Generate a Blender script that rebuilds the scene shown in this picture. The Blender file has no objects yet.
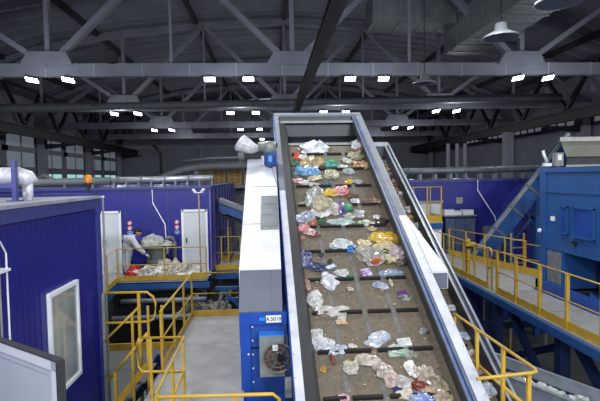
import bpy, bmesh, math, random
from mathutils import Vector, Matrix, noise
D = bpy.data; C = bpy.context.scene.collection
sc = bpy.context.scene
V = Vector

# ------------------------------------------------------------------ helpers
def lin(c):
    return tuple((x/12.92 if x <= .04045 else ((x+.055)/1.055)**2.4) for x in c)

MC = {}
def mat(key, c, c2=None, rough=.6, metal=0., scale=6., bump=0., emit=0., alpha=1., detail=4., stretch=None, ribs=None, contrast=.5, coat=0.):
    """procedural material: two sRGB colours mixed by noise, optional rib bump"""
    if key in MC: return MC[key]
    m = D.materials.new(key); m.use_nodes = True
    nt = m.node_tree; N = nt.nodes; L = nt.links
    b = N['Principled BSDF']
    b.inputs['Roughness'].default_value = rough; b.inputs['Metallic'].default_value = metal
    b.inputs['Coat Weight'].default_value = coat
    c2 = c2 or tuple(x*.85 for x in c)
    tc = N.new('ShaderNodeTexCoord'); mp = N.new('ShaderNodeMapping')
    L.new(tc.outputs['Object'], mp.inputs['Vector'])
    if stretch: mp.inputs['Scale'].default_value = stretch
    nz = N.new('ShaderNodeTexNoise'); nz.inputs['Scale'].default_value = scale; nz.inputs['Detail'].default_value = detail
    L.new(mp.outputs['Vector'], nz.inputs['Vector'])
    rp = N.new('ShaderNodeValToRGB'); cr = rp.color_ramp
    cr.elements[0].position = .5-contrast*.4; cr.elements[1].position = .5+contrast*.4
    cr.elements[0].color = (*lin(c2), 1); cr.elements[1].color = (*lin(c), 1)
    L.new(nz.outputs['Fac'], rp.inputs['Fac']); L.new(rp.outputs['Color'], b.inputs['Base Color'])
    if bump:
        bp = N.new('ShaderNodeBump'); bp.inputs['Strength'].default_value = bump; bp.inputs['Distance'].default_value = .02
        L.new(nz.outputs['Fac'], bp.inputs['Height']); L.new(bp.outputs['Normal'], b.inputs['Normal'])
    if emit:
        b.inputs['Emission Color'].default_value = (*lin(c), 1); b.inputs['Emission Strength'].default_value = emit
    b.inputs['Alpha'].default_value = alpha
    MC[key] = m
    return m

class MB:
    def __init__(s): s.v = []; s.f = []
    def add(s, vs, fs):
        k = len(s.v); s.v += [tuple(v) for v in vs]; s.f += [tuple(i+k for i in f) for f in fs]; return s
    def box(s, x0, x1, y0, y1, z0, z1):
        return s.add([(x0,y0,z0),(x1,y0,z0),(x1,y1,z0),(x0,y1,z0),(x0,y0,z1),(x1,y0,z1),(x1,y1,z1),(x0,y1,z1)],
                     [(0,3,2,1),(4,5,6,7),(0,1,5,4),(1,2,6,5),(2,3,7,6),(3,0,4,7)])
    def hexa(s, p):   # 8 points: bottom loop, top loop
        return s.add(p, [(0,3,2,1),(4,5,6,7),(0,1,5,4),(1,2,6,5),(2,3,7,6),(3,0,4,7)])
    def prism(s, pts, off):   # polygon extruded by off
        n = len(pts); o = V(off)
        return s.add([V(p) for p in pts]+[V(p)+o for p in pts],
                     [tuple(range(n))[::-1], tuple(range(n,2*n))]+[(i,(i+1)%n,n+(i+1)%n,n+i) for i in range(n)])
    def beam(s, p, q, w, h, up=(0,0,1)):
        p, q = V(p), V(q); d = (q-p).normalized(); u = V(up)
        if abs(d.dot(u)) > .98: u = V((0,1,0))
        r = d.cross(u).normalized(); u = r.cross(d).normalized()
        a, b = r*w/2, u*h/2
        return s.hexa([p-a-b, q-a-b, q+a-b, p+a-b, p-a+b, q-a+b, q+a+b, p+a+b])
    def ibeam(s, p, q, w, h, t, up=(0,0,1)):
        p, q = V(p), V(q); d = (q-p).normalized(); u = V(up)
        r = d.cross(u).normalized(); u = r.cross(d).normalized()
        s.beam(p+u*(h/2-t/2), q+u*(h/2-t/2), w, t, up); s.beam(p-u*(h/2-t/2), q-u*(h/2-t/2), w, t, up)
        return s.beam(p, q, t, h-2*t, up)
    def tube(s, pts, r, n=8):
        pts = [V(p) for p in pts]; k = len(s.v); rings = []
        up = V((0,0,1))
        for i, p in enumerate(pts):
            d = ((pts[min(i+1,len(pts)-1)]-pts[max(i-1,0)])).normalized()
            a = d.cross(up)
            if a.length < .05: a = d.cross(V((0,1,0)))
            a.normalize(); b = a.cross(d).normalized()
            rr = r[i] if isinstance(r,(list,tuple)) else r
            rings.append([p+(a*math.cos(2*math.pi*j/n)+b*math.sin(2*math.pi*j/n))*rr for j in range(n)])
        vs = [v for g in rings for v in g]; fs = []
        for i in range(len(pts)-1):
            for j in range(n):
                fs.append((i*n+j, i*n+(j+1)%n, (i+1)*n+(j+1)%n, (i+1)*n+j))
        fs.append(tuple(range(n))[::-1]); m = (len(pts)-1)*n; fs.append(tuple(m+j for j in range(n)))
        return s.add(vs, fs)
    def disc(s, c, nrm, r, t, n=24, r2=None):
        c = V(c); d = V(nrm).normalized()
        a = d.cross(V((0,0,1)))
        if a.length < .05: a = V((1,0,0))
        a.normalize(); b = d.cross(a); r2 = r if r2 is None else r2
        vs = [c+(a*math.cos(2*math.pi*j/n)+b*math.sin(2*math.pi*j/n))*r for j in range(n)]
        vs += [c+d*t+(a*math.cos(2*math.pi*j/n)+b*math.sin(2*math.pi*j/n))*r2 for j in range(n)]
        return s.add(vs, [tuple(range(n))[::-1], tuple(range(n,2*n))]+[(j,(j+1)%n,n+(j+1)%n,n+j) for j in range(n)])
    def lathe(s, prof, c=(0,0,0), n=20):  # (r,z) pairs around z
        vs = [(c[0]+r*math.cos(2*math.pi*j/n), c[1]+r*math.sin(2*math.pi*j/n), c[2]+z) for r, z in prof for j in range(n)]
        fs = [(i*n+j, i*n+(j+1)%n, (i+1)*n+(j+1)%n, (i+1)*n+j) for i in range(len(prof)-1) for j in range(n)]
        return s.add(vs, fs)
    def build(s, name, m, parent=None, smooth=False, bevel=0.):
        me = D.meshes.new(name)
        off = V((0,0,0))
        if parent is not None:
            q = parent
            while q is not None: off += q.location; q = q.parent
        me.from_pydata([V(v)-off for v in s.v], [], s.f)
        bm = bmesh.new(); bm.from_mesh(me); bmesh.ops.recalc_face_normals(bm, faces=bm.faces); bm.to_mesh(me); bm.free()
        me.materials.append(m)
        o = D.objects.new(name, me); C.objects.link(o)
        if parent is not None: o.parent = parent
        if smooth:
            for p in me.polygons: p.use_smooth = True
        if bevel:
            b = o.modifiers.new('bevel', 'BEVEL'); b.width = bevel; b.segments = 2; b.limit_method = 'ANGLE'
        return o

def tag(o, label=None, cat=None, group=None, kind=None):
    if label: o['label'] = label
    if cat: o['category'] = cat
    if group: o['group'] = group
    if kind: o['kind'] = kind
    return o
def thing(name, label, cat, loc=(0,0,0), group=None, rz=0):
    o = D.objects.new(name, None); C.objects.link(o); o.location = loc; o.rotation_euler = (0,0,rz)
    return tag(o, label, cat, group)
def origin_to(o, p):
    p = V(p); o.data.transform(Matrix.Translation(-p)); o.location = o.location + p
    return o
def center(o):
    bb = [V(c) for c in o.bound_box]; lo = V([min(b[i] for b in bb) for i in range(3)]); hi = V([max(b[i] for b in bb) for i in range(3)])
    return origin_to(o, ((lo.x+hi.x)/2, (lo.y+hi.y)/2, lo.z))
def structure(mb, name, m, **k):
    return tag(mb.build(name, m, None, **k), kind='structure')
def copy_tree(o, parent=None):
    c = o.copy(); C.objects.link(c); c.parent = parent
    for ch in list(o.children): copy_tree(ch, c)
    return c
def text_mesh(s, size, m, name, parent, origin, xdir, ydir, depth=.004):
    cu = D.curves.new(name, 'FONT'); cu.body = s; cu.size = size; cu.align_x = 'CENTER'; cu.align_y = 'CENTER'; cu.extrude = depth; cu.offset = size*.012
    t = D.objects.new(name, cu); C.objects.link(t)
    dg = bpy.context.evaluated_depsgraph_get(); me = D.meshes.new_from_object(t.evaluated_get(dg)); D.objects.remove(t)
    me.name = name
    x, y = V(xdir).normalized(), V(ydir).normalized(); z = x.cross(y)
    R = Matrix((x, y, z)).transposed().to_4x4()
    off = V((0,0,0)); q = parent
    while q is not None: off += q.location; q = q.parent
    me.transform(Matrix.Translation(V(origin)-off) @ R)
    me.materials.clear(); me.materials.append(m)
    o = D.objects.new(name, me); C.objects.link(o); o.parent = parent
    return o

# ------------------------------------------------------------------ camera
F = 470.0
a = math.atan(29/F); p = math.atan(23/F); r = .017
fw = V((math.sin(a)*math.cos(p), math.cos(a)*math.cos(p), -math.sin(p)))
R0 = V((math.cos(a), -math.sin(a), 0)); U0 = R0.cross(fw)
Rt = R0*math.cos(r)-U0*math.sin(r); Up = U0*math.cos(r)+R0*math.sin(r)
cd = D.cameras.new('camera'); cam = D.objects.new('camera', cd); C.objects.link(cam)
cd.sensor_width = 36; cd.lens = F*36/600; cd.clip_end = 300
cam.matrix_world = Matrix.Translation((0,0,6.5)) @ Matrix((Rt, Up, -fw)).transposed().to_4x4()
sc.camera = cam

# ------------------------------------------------------------------ materials
M = {}
M['floor'] = mat('concrete_floor', (.20,.20,.20), (.14,.14,.15), rough=.8, scale=.8)
M['roof'] = mat('roof_slab', (.42,.43,.47), (.37,.38,.42), rough=.9, scale=.5)
M['truss'] = mat('truss_concrete', (.44,.45,.49), (.39,.40,.44), rough=.9, scale=1.2)
M['wall'] = mat('wall_panel', (.50,.51,.55), (.44,.45,.49), rough=.9, scale=.4)
M['wall_dark'] = mat('wall_panel_dark', (.30,.31,.33), (.24,.25,.27), rough=.9, scale=.4)
M['column'] = mat('column_concrete', (.54,.55,.58), (.48,.49,.52), rough=.9, scale=1)
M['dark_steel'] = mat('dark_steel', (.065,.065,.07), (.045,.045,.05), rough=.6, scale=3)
M['mono'] = mat('monorail_steel', (.19,.19,.20), (.14,.14,.15), rough=.5, scale=2)
M['slot'] = mat('roof_slot', (.12,.12,.14), (.09,.09,.11), rough=.9, scale=2)
M['duct'] = mat('galvanised_duct', (.46,.48,.50), (.38,.40,.42), rough=.45, metal=.3, scale=3)
M['ductdark'] = mat('painted_duct', (.40,.42,.43), (.34,.36,.37), rough=.6, metal=.1, scale=3)
M['silver'] = mat('silver_pipe', (.72,.74,.76), (.60,.62,.64), rough=.35, metal=.5, scale=4)
M['insul'] = mat('insulation_wrap', (.84,.84,.86), (.66,.66,.69), rough=.45, metal=.1, scale=14, bump=.6)
M['blue_cabin'] = mat('blue_cabin_panel', (.11,.13,.49), (.09,.11,.44), rough=.38, scale=1.5)
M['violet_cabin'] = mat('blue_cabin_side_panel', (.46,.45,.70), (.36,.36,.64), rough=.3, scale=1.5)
M['cabin_trim'] = mat('cabin_trim', (.22,.24,.50), (.17,.19,.44), rough=.4, scale=10)
M['cabin_roof'] = mat('dusty_cabin_roof', (.62,.62,.66), (.50,.50,.55), rough=.8, scale=3)
M['blue'] = mat('machine_blue', (.13,.31,.54), (.11,.27,.48), rough=.42, scale=2)
M['blue_dark'] = mat('frame_blue', (.08,.17,.34), (.06,.14,.29), rough=.5, scale=2)
M['blue_unit'] = mat('unit_blue', (.10,.27,.58), (.08,.23,.52), rough=.45, scale=2)
M['blue_light'] = mat('fan_hood_blue', (.20,.52,.88), (.16,.48,.84), rough=.4, scale=2)
M['yellow'] = mat('rail_yellow', (.74,.60,.20), (.66,.53,.16), rough=.45, scale=5)
M['deck'] = mat('walkway_plate', (.64,.65,.66), (.50,.49,.47), rough=.6, scale=3.5, contrast=.9)
M['deck_r'] = mat('walkway_plate_right', (.56,.56,.55), (.47,.47,.46), rough=.65, scale=2.5, contrast=.9)
M['belt'] = mat('dusty_belt', (.43,.39,.33), (.32,.29,.24), rough=.9, scale=14, bump=.5, contrast=.8)
M['lane'] = mat('belt_worn_lane', (.41,.41,.41), (.32,.32,.31), rough=.7, scale=10)
M['cleat'] = mat('belt_cleat', (.05,.045,.04), (.035,.03,.03), rough=.8, scale=10)
M['skirt'] = mat('skirt_steel', (.27,.27,.28), (.19,.19,.20), rough=.5, metal=.2, scale=2.5, contrast=.9)
M['rim'] = mat('rim_steel', (.56,.59,.63), (.48,.51,.55), rough=.4, metal=.1, scale=5)
M['rimblue'] = mat('rim_stripe_blue', (.16,.27,.48), (.12,.22,.42), rough=.4, scale=5)
M['rimwhite'] = mat('rim_white', (.76,.77,.80), (.68,.69,.72), rough=.4, scale=4)
M['rimsteel'] = mat('rim_blue_steel', (.37,.42,.50), (.31,.36,.44), rough=.5, scale=5)
M['hood'] = mat('hood_plate', (.14,.16,.18), (.10,.12,.14), rough=.35, metal=.3, scale=2, contrast=.9)
M['white_cover'] = mat('white_cover', (.82,.83,.86), (.74,.75,.78), rough=.4, scale=2.5)
M['grey_cover'] = mat('grey_cover', (.36,.38,.43), (.33,.35,.40), rough=.45, scale=3)
M['hatch'] = mat('hatch_metal', (.48,.49,.51), (.38,.39,.41), rough=.45, metal=.2, scale=8, bump=.3)
M['white'] = mat('white_paint', (.88,.89,.90), (.84,.85,.86), rough=.5, scale=2)
M['door'] = mat('pale_door', (.76,.78,.80), (.72,.74,.76), rough=.5, scale=2)
M['glass'] = mat('window_reflection_glass', (.62,.66,.66), (.44,.48,.49), rough=.12, scale=1.2, coat=1.)
M['glass_g'] = mat('sash_glass', (.84,.86,.87), (.74,.79,.78), rough=.15, scale=1.0, coat=1., contrast=.8)
M['black'] = mat('black_plastic', (.06,.06,.06), (.04,.04,.04), rough=.5)
M['grey'] = mat('grey_metal', (.55,.56,.55), (.47,.48,.47), rough=.45, metal=.3, scale=6)
M['brown'] = mat('fan_blade_rust', (.36,.24,.18), (.28,.18,.14), rough=.6, scale=8)
M['beige'] = mat('hopper_beige', (.60,.61,.56), (.54,.55,.50), rough=.5, scale=2)
M['grate'] = mat('mesh_grating', (.48,.49,.48), (.28,.29,.29), rough=.6, metal=.2, scale=30, contrast=.3)
M['wood'] = mat('crate_wood', (.62,.50,.28), (.50,.38,.20), rough=.8, scale=6)
M['lens'] = mat('lamp_lens', (.93,.96,1.), (.93,.96,1.), emit=14.)
M['lamp_body'] = mat('lamp_body', (.30,.31,.33), rough=.5)
M['shade'] = mat('lamp_shade', (.55,.56,.58), (.48,.49,.51), rough=.45, scale=4)
M['sky'] = mat('daylit_pane', (.66,.84,.84), (.55,.78,.80), emit=.8, scale=1)
M['skydim'] = mat('hazy_pane', (.50,.53,.57), (.40,.43,.47), rough=.5, emit=.4, scale=.6)
M['orange'] = mat('beacon_orange', (.85,.50,.05), rough=.3)
M['red'] = mat('red_plastic', (.72,.10,.08), (.55,.06,.05), rough=.4, scale=10)
M['signred'] = mat('sign_red', (.72,.20,.28))
M['signblue'] = mat('sign_blue', (.10,.40,.75))
LP, EA, WS, EXPO = 115.0, 450.0, .88, -0.02
# ------------------------------------------------------------------ hall shell
XL, XR, YB = -23.0, 25.4, 72.6
structure(MB().box(XL-.3, XR+.3, -16, YB+.3, -.3, 0), 'floor', M['floor'])
RX = [(-24,13.6),(-16.7,16.2),(-10.7,17.3),(-4.8,17.9),(1.2,18.2),(7.2,17.9),(13.1,17.3),(19.1,16.2),(26.4,13.6)]
def roof_z(x):
    for (x0,z0),(x1,z1) in zip(RX, RX[1:]):
        if x0 <= x <= x1: return z0+(z1-z0)*(x-x0)/(x1-x0)
mb = MB()
for (x0,z0),(x1,z1) in zip(RX, RX[1:]):
    mb.add([(x0,-16,z0+.55),(x1,-16,z1+.55),(x1,YB+.3,z1+.55),(x0,YB+.3,z0+.55),(x0,-16,z0+.8),(x1,-16,z1+.8),(x1,YB+.3,z1+.8),(x0,YB+.3,z0+.8)],
           [(0,3,2,1),(4,5,6,7),(0,1,5,4),(1,2,6,5),(2,3,7,6),(3,0,4,7)])
    y = -15.0
    while y < YB:                                   # transverse ribs of the slabs
        mb.hexa([(x0,y,z0+.46),(x1,y,z1+.46),(x1,y+.28,z1+.46),(x0,y+.28,z0+.46),(x0,y-.1,z0+.56),(x1,y-.1,z1+.56),(x1,y+.38,z1+.56),(x0,y+.38,z0+.56)])
        y += 1.5
structure(mb, 'ceiling', M['roof'])
mb = MB()
for x in (-19.2,-12.5,-5.3,1.25,8.0,14.9,21.6):
    z = roof_z(x)+.1
    mb.box(x-.13, x+.13, -15, YB, z, z+.35)
structure(mb, 'trim_1', M['slot'])

def side_wall(name, x, s, wins):
    # wall as a solid with glazed strips built on its inner face
    mb = MB().box(min(x,x+s*.3), max(x,x+s*.3), -16, YB+.3, 0, 14.5)
    return structure(mb, name, M['wall'])
side_wall('wall_left', XL, -1, None); side_wall('wall_right', XR, 1, None)
mb = MB().box(XL, XR, YB, YB+.3, 0, 18.4)
structure(mb, 'wall_back', M['wall'])
mb = MB()
for k in range(8):                                   # horizontal cladding joints on the back wall
    mb.box(XL+.1, XR-.1, YB-.06, YB, 3+k*1.2, 3.05+k*1.2)
mb.box(XL+.1, XR-.1, YB-.5, YB, 11.2, 11.9)
for x in (-16,-10.4,-4.4,1.2,7,13,19): mb.box(x-.25, x+.25, YB-.45, YB, 0, 11.2)
structure(mb, 'trim_2', M['column'])

# windows of the left wall: tall hazy panels between columns with bright low strips
nwin = 0
for y0 in (24, 30, 36, 42, 48, 54, 60, 66):
    nwin += 1
    w = thing('window_%d' % nwin, None, None, (XL, y0+3, 6)); tag(w, kind='structure')
    MB().box(XL, XL+.08, y0+.5, y0+5.5, 7.9, 11.0).build('pane', M['skydim'], w)
    MB().box(XL, XL+.08, y0+.7, y0+5.3, 6.35, 7.3).build('pane', M['sky'], w)
    f = MB()
    for yy in (y0+.45, y0+3.0, y0+5.5): f.box(XL, XL+.16, yy-.06, yy+.06, 6.2, 11.1)
    for zz in (6.3, 7.35, 7.85, 11.05): f.box(XL, XL+.16, y0+.4, y0+5.6, zz-.07, zz+.07)
    f.box(XL, XL+.3, y0-.5, y0+6.5, 9.3, 9.75)
    f.build('window_frame', M['column'], w)
for y0 in (30, 36, 42, 48, 54):                      # clerestory strip of the right wall
    nwin += 1
    w = thing('window_%d' % nwin, None, None, (XR, y0+3, 10)); tag(w, kind='structure')
    for k in range(4):
        MB().box(XR-.08, XR, y0+.6+k*1.25, y0+1.65+k*1.25, 10.5, 11.4).build('pane', M['skydim'], w)
    f = MB()
    for k in range(5): f.box(XR-.16, XR, y0+.45+k*1.25, y0+.58+k*1.25, 10.4, 11.5)
    f.box(XR-.16, XR, y0+.4, y0+5.6, 10.35, 10.45); f.box(XR-.16, XR, y0+.4, y0+5.6, 11.45, 11.55)
    f.build('window_frame', M['column'], w)

ORD = {24:'nearest', 36:'second nearest', 48:'third', 60:'fourth', 72:'farthest'}
# columns
for y in (36, 48, 60, 72):
    yy = min(y, 71.8)
    def C_(x, side): 
        t = thing('column', f'grey concrete column on the {side} wall under the {ORD[y]} roof truss', 'column', (x, yy, 0), 'columns along the hall walls')
        MB().box(x-.35, x+.35, yy-.4, yy+.4, 0, 11.58).build('shaft', M['column'], t)
        s = 1 if x < 0 else -1
        MB().prism([(x+s*.35,yy-.2,9.7),(x+s*3.3,yy-.2,10.1),(x+s*3.3,yy-.2,10.2),(x+s*.35,yy-.2,10.2)], (0,.4,0)).build('corbel', M['dark_steel'], t)
    C_(-22.4, 'left'); C_(24.8, 'right')

# trusses
BN = [-22.6, -10.7, 1.2, 13.1, 25.0]; TN = [-16.7, -4.8, 7.2, 19.1]
def truss(y):
    t = thing('roof_truss', f'pale concrete roof truss, {ORD[y]} of the row under the roof', 'truss', (1.2, y, 11.6), 'roof trusses')
    MB().box(-22.9, 25.3, y-.17, y+.17, 11.62, 12.24).build('bottom_chord', M['truss'], t)
    mb = MB()
    for (x0,z0),(x1,z1) in zip(RX[:-1], RX[1:]):
        x0c, x1c = max(x0,-22.6), min(x1,25.0)
        mb.beam((x0c,y,roof_z(x0c)+.02),(x1c,y,roof_z(x1c)+.02),.34,.4)
    mb.build('top_chord', M['truss'], t)
    pairs = []
    for i, b in enumerate(BN):
        for tn in TN:
            if abs(tn-b) < 7: pairs.append((b, tn))
    for b, tn in pairs:
        MB().beam((b,y,12.1),(tn,y,roof_z(tn)),.26,.4,up=(0,1,0)).build('diagonal', M['truss'], t)
    for b in BN[1:-1]:
        MB().beam((b,y,12.1),(b,y,roof_z(b)),.22,.3,up=(0,1,0)).build('post', M['truss'], t)
    for b in TN:
        MB().beam((b,y,12.1),(b,y,roof_z(b)),.12,.16,up=(0,1,0)).build('post', M['truss'], t)
    for b in BN[1:-1]:
        MB().prism([(b-1.3,y-.25,12.15),(b+1.2,y-.25,12.15),(b+.9,y-.25,12.8),(b-.9,y-.25,12.8)],(0,.5,0)).build('gusset', M['truss'], t)
    for x in [-20+2.3*k for k in range(20)]:
        MB().box(x-.03, x+.03, y-.185, y+.185, 11.6, 12.25).build('seam_plate', M['column'], t)
for y in (24, 36, 48, 60, 72): truss(y if y != 72 else 72)

# crane runways + longitudinal bracing
def runway(x, side):
    t = thing('crane_runway_beam', f'long dark steel crane beam along the {side} wall', 'beam', (x, 18, 10.3), 'crane runway beams')
    MB().ibeam((x,10,10.68),(x,71,10.42),.42,.72,.05).build('girder', M['dark_steel'], t)
    MB().beam((x,10,11.12),(x,71,10.86),.10,.10).build('rail', M['dark_steel'], t)
runway(-19.5,'left'); runway(21.5,'right')
def bracing(x, side):
    t = thing('steel_bracing', f'dark zigzag steel bracing above the {side} crane beam', 'bracing', (x, 30, 11.1), 'zigzag bracings over the crane beams')
    MB().beam((x,24,14.1),(x,71,14.1),.22,.22).build('top_member', M['dark_steel'], t)
    y = 24.5
    while y < 66:
        MB().beam((x,y+.2,14.0),(x,y+2.9,11.2),.26,.26).build('brace', M['dark_steel'], t)
        MB().beam((x,y+3.1,11.2),(x,y+5.8,14.0),.26,.26).build('brace', M['dark_steel'], t)
        y += 6
bracing(-19.7,'left'); bracing(21.8,'right')

# monorail beam hanging under the trusses
t = thing('monorail_beam', 'heavy dark steel beam running down the middle of the hall under the trusses', 'beam', (2.12, 12, 11.1))
MB().ibeam((1.83,4,11.07),(1.83,66,11.07),.40,.30,.04).build('girder', M['mono'], t)
MB().beam((1.83,4,11.07),(1.83,66,11.07),.20,.22).build('web_box', M['mono'], t)
for y in (24,36,48,60): MB().box(1.7,1.96,y-.12,y+.12,11.22,11.66).build('hanger_plate', M['dark_steel'], t)

# round duct across the hall and rectangular ventilation ducts
o = MB().tube([(x,33,11.43+.014*(x+18)) for x in range(-19,22,2)], .28, 14)
d = o.build('round_duct', M['ductdark'], None, smooth=True); tag(center(d), 'long round grey duct crossing the hall below the second truss', 'duct')
t = thing('rectangular_duct', 'big boxy grey ventilation duct running lengthwise near the upper right roof', 'duct', (11.3,24,13.5))
mb = MB().box(10.25,12.4,9,27.2,13.5,15.2); mb.build('duct_body', M['ductdark'], t)
for k in range(15):
    y = 9.6+k*1.2; MB().box(10.2,12.45,y,y+.08,13.45,15.25).build('flange', M['duct'], t)
t = thing('cross_duct', 'flat grey ventilation duct branching left from the boxy duct', 'duct', (8,26,14.5))
MB().box(5.6,10.24,25.2,27.0,14.7,16.3).build('duct_body', M['ductdark'], t)
for k in range(4):
    x = 5.9+k*1.2; MB().box(x,x+.08,25.15,27.05,14.65,16.35).build('flange', M['duct'], t)

# strip lamps under the trusses
def lamp(x, y, z, label):
    t = thing('ceiling_lamp', label, 'lamp', (x,y,z), 'small rectangular lamps under the roof trusses')
    s = 1 if x > 2 else -1
    d = V((.80, s*-.0, 0)); w = .30; h = .13
    c = V((x,y,z)); ax = V((.95,.0,0)); ay = V((0,.72,-.69))
    if x < -8 : ax = V((.95,.12,-.16))
    if x > 11: ax = V((.95,-.12,.16))
    n = ax.cross(ay).normalized()
    q = [c-ax*w-ay*h, c+ax*w-ay*h, c+ax*w+ay*h, c-ax*w+ay*h]
    MB().hexa(q+[v+n*.08 for v in q]).build('housing', M['lamp_body'], t)
    q2 = [c-ax*w*.92-ay*h*.9, c+ax*w*.92-ay*h*.9, c+ax*w*.92+ay*h*.9, c-ax*w*.92+ay*h*.9]
    MB().hexa([v-n*.03 for v in q2]+[v-n*.002 for v in q2]).build('lens', M['lens'], t)
    MB().beam(c+n*.08, (x,y+.14,11.64), .05, .05, up=(0,1,0)).build('bracket', M['lamp_body'], t)
    return t
LX = [(-11.4,'far left outer'),(-9.7,'far left inner'),(-2.9,'centre left outer'),(-1.0,'centre left inner'),(4.1,'centre right inner'),(5.8,'centre right outer'),(12.8,'far right inner'),(14.4,'far right outer')]
for y in (24,36,48,60):
    for x, w in LX:
        if y == 60 and abs(x) > 8: continue
        lamp(x, y-.30, 11.42, f'bright strip lamp at the {w} position under the {ORD[y]} roof truss')
# round shades
for i,(x,y,lb) in enumerate([(6.85,10.9,'round pale lamp shade cut by the top edge of the view'),(6.85,13.65,'round pale lamp shade beside the boxy duct'),(6.8,20.4,'small round pale lamp shade left of the boxy duct')]):
    t = thing('pendant_lamp', lb, 'lamp', (x,y,10.5), 'round high bay lamps hanging on the right')
    MB().lathe([(.02,.42),(.17,.42),(.19,.22),(.30,.16),(.50,.05),(.52,0),(.49,0),(.28,.12),(.02,.14)], (x,y,10.5), 28).build('lamp_shade', M['shade'], t, smooth=True)
    MB().lathe([(.0,.0),(.14,.0),(.14,.03),(.0,.03)], (x,y,10.62), 16).build('bulb_cover', M['lamp_body'], t)
    MB().tube([(x,y,10.9),(x,y,roof_z(x)+.3)], .02, 6).build('cord', M['dark_steel'], t)
# dark flood light box at the left truss
t = thing('floodlight', 'small dark floodlight box on the nearest truss at the upper left', 'lamp', (-7.6,23.7,12.3))
MB().box(-7.85,-7.35,23.55,23.84,12.25,12.6).build('housing', M['black'], t); MB().box(-7.7,-7.5,23.5,23.84,12.2,12.26).build('bracket', M['black'], t)
# conduit lines hanging under the roof
# dark vertical stanchion at the back, pipes at back right
d = MB().tube([(-13.6,60,0),(-13.6,60,9.6),(-13.9,60,10.3),(-14.6,60,10.9)], .22, 8).build('dark_riser_pipe', M['dark_steel'], None); tag(center(d), 'dark curved riser pipe before the back wall on the left', 'pipe')
for i,x in enumerate((15.4,16.2,16.9)):
    d = MB().tube([(x,40,0),(x,40,9.2)], .16, 10).build('riser_pipe', M['column'], None)
    tag(center(d), f'grey vertical riser pipe at the back right, {("left","middle","right")[i]} one of three', 'pipe', 'riser pipes at the back right')
d = MB().box(20.3,21.0,39.5,40.2,0,10.1).build('steel_stanchion', M['column'], None); tag(center(d), 'wide grey steel stanchion under the right crane beam', 'column')
# lights that belong to the lamps
def pl(x, y, z, e, r=.2, col=(.93,.96,1)):
    l = D.lights.new('lamp_light','POINT'); l.energy = e; l.shadow_soft_size = r; l.color = col
    o = D.objects.new('lamp_light', l); C.objects.link(o); o.location = (x,y,z)
for y, e in ((24,LP*1.0),(36,LP),(48,LP),(60,LP)):
    for x in (-10.5,-2,5,13.6): pl(x, y-2.2, 10.4, e*2, .25)
# ------------------------------------------------------------------ near left cabin
t = thing('blue_cabin', 'near blue ribbed cabin with dusty roof filling the left edge', 'cabin', (-5.9, 5, 1.5))
mb = MB().box(-8.8,-3.115,1.5,8.55,1.5,6.1)
y = 1.52
while y < 8.5:
    mb.box(-3.13,-3.1105,y,y+.05,1.5,6.0); y += .14
mb.build('wall_panel', M['blue_cabin'], t)
MB().box(-8.85,-3.06,1.45,8.62,6.02,6.19).build('roof_trim', M['cabin_trim'], t)
MB().box(-8.9,-3.04,1.4,8.64,6.19,6.235).build('roof', M['cabin_roof'], t)
MB().box(-8.8,-3.2,8.5,8.62,6.235,6.29).build('roof_edge', M['cabin_trim'], t)
MB().box(-3.12,-3.055,8.5,8.6,1.5,5.96).build('corner_post', M['cabin_trim'], t)
# slanted-looking framed window on the side wall
w = MB()
for a_,b_,c_,d_ in ((6.60,7.57,4.89,4.95),(6.60,7.57,3.44,3.50),(6.60,6.65,3.50,4.89),(7.52,7.57,3.50,4.89)): w.box(-3.115,-3.06,a_,b_,c_,d_)
wo = w.build('window_frame', M['white'], t)
MB().box(-3.115,-3.085,6.65,7.52,3.50,4.89).build('glass_pane', M['glass'], wo)
# wall pipe at far left
t = thing('cable_riser', 'thin white double conduit running up the near blue cabin wall', 'conduit', (-3.0,5.3,1.6))
MB().tube([(-3.0,5.32,1.6),(-3.0,5.32,6.35)], .013, 8).build('pipe', M['grey'], t)
MB().tube([(-3.0,5.47,1.6),(-3.0,5.47,5.7),(-3.0,5.36,5.85)], .011, 8).build('pipe', M['white'], t)
for z in (2.6,3.6,4.6,5.5): MB().box(-3.085,-2.97,5.28,5.5,z,z+.03).build('clamp', M['white'], t)
# open sash bottom left
A, B = V((-2.95,4.97,0)), V((-1.839,4.15,0)); ud = (B-A).normalized(); nn = V((ud.y,-ud.x,0))
def sash_box(u0,u1,z0,z1,th,o=0): 
    p0=A+ud*u0+nn*o; p1=A+ud*u1+nn*o; q=nn*th
    return [p0+V((0,0,z0)),p1+V((0,0,z0)),p1+q+V((0,0,z0)),p0+q+V((0,0,z0)),p0+V((0,0,z1)),p1+V((0,0,z1)),p1+q+V((0,0,z1)),p0+q+V((0,0,z1))]
LW = (B-A).length
t = thing('open_door_leaf', 'white framed glazed door leaf standing open at the lower left corner', 'door', (-2.4,4.55,3.0))
f = MB()
f.hexa(sash_box(0,LW,4.855,4.945,.06)); f.hexa(sash_box(LW-.09,LW,2.9,4.945,.06)); f.hexa(sash_box(0,.09,2.9,4.945,.06)); f.hexa(sash_box(0,LW,2.9,3.0,.06))
f.build('leaf_frame', M['white'], t)
f = MB(); f.hexa(sash_box(.09,LW-.09,4.80,4.855,.04,.01)); f.hexa(sash_box(LW-.15,LW-.09,2.95,4.80,.04,.01)); f.hexa(sash_box(.09,.15,2.95,4.8,.04,.01))
f.build('inner_bead', M['door'], t)
MB().hexa(sash_box(.14,LW-.14,2.96,4.81,.02,.02)).build('glass_pane', M['glass_g'], t)
MB().hexa(sash_box(LW-.005,LW+.012,2.9,4.95,.075,-.01)).build('rubber_seal', M['skirt'], t)
MB().hexa(sash_box(0,LW,4.945,4.957,.075,-.01)).build('rubber_seal', M['skirt'], t)

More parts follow.
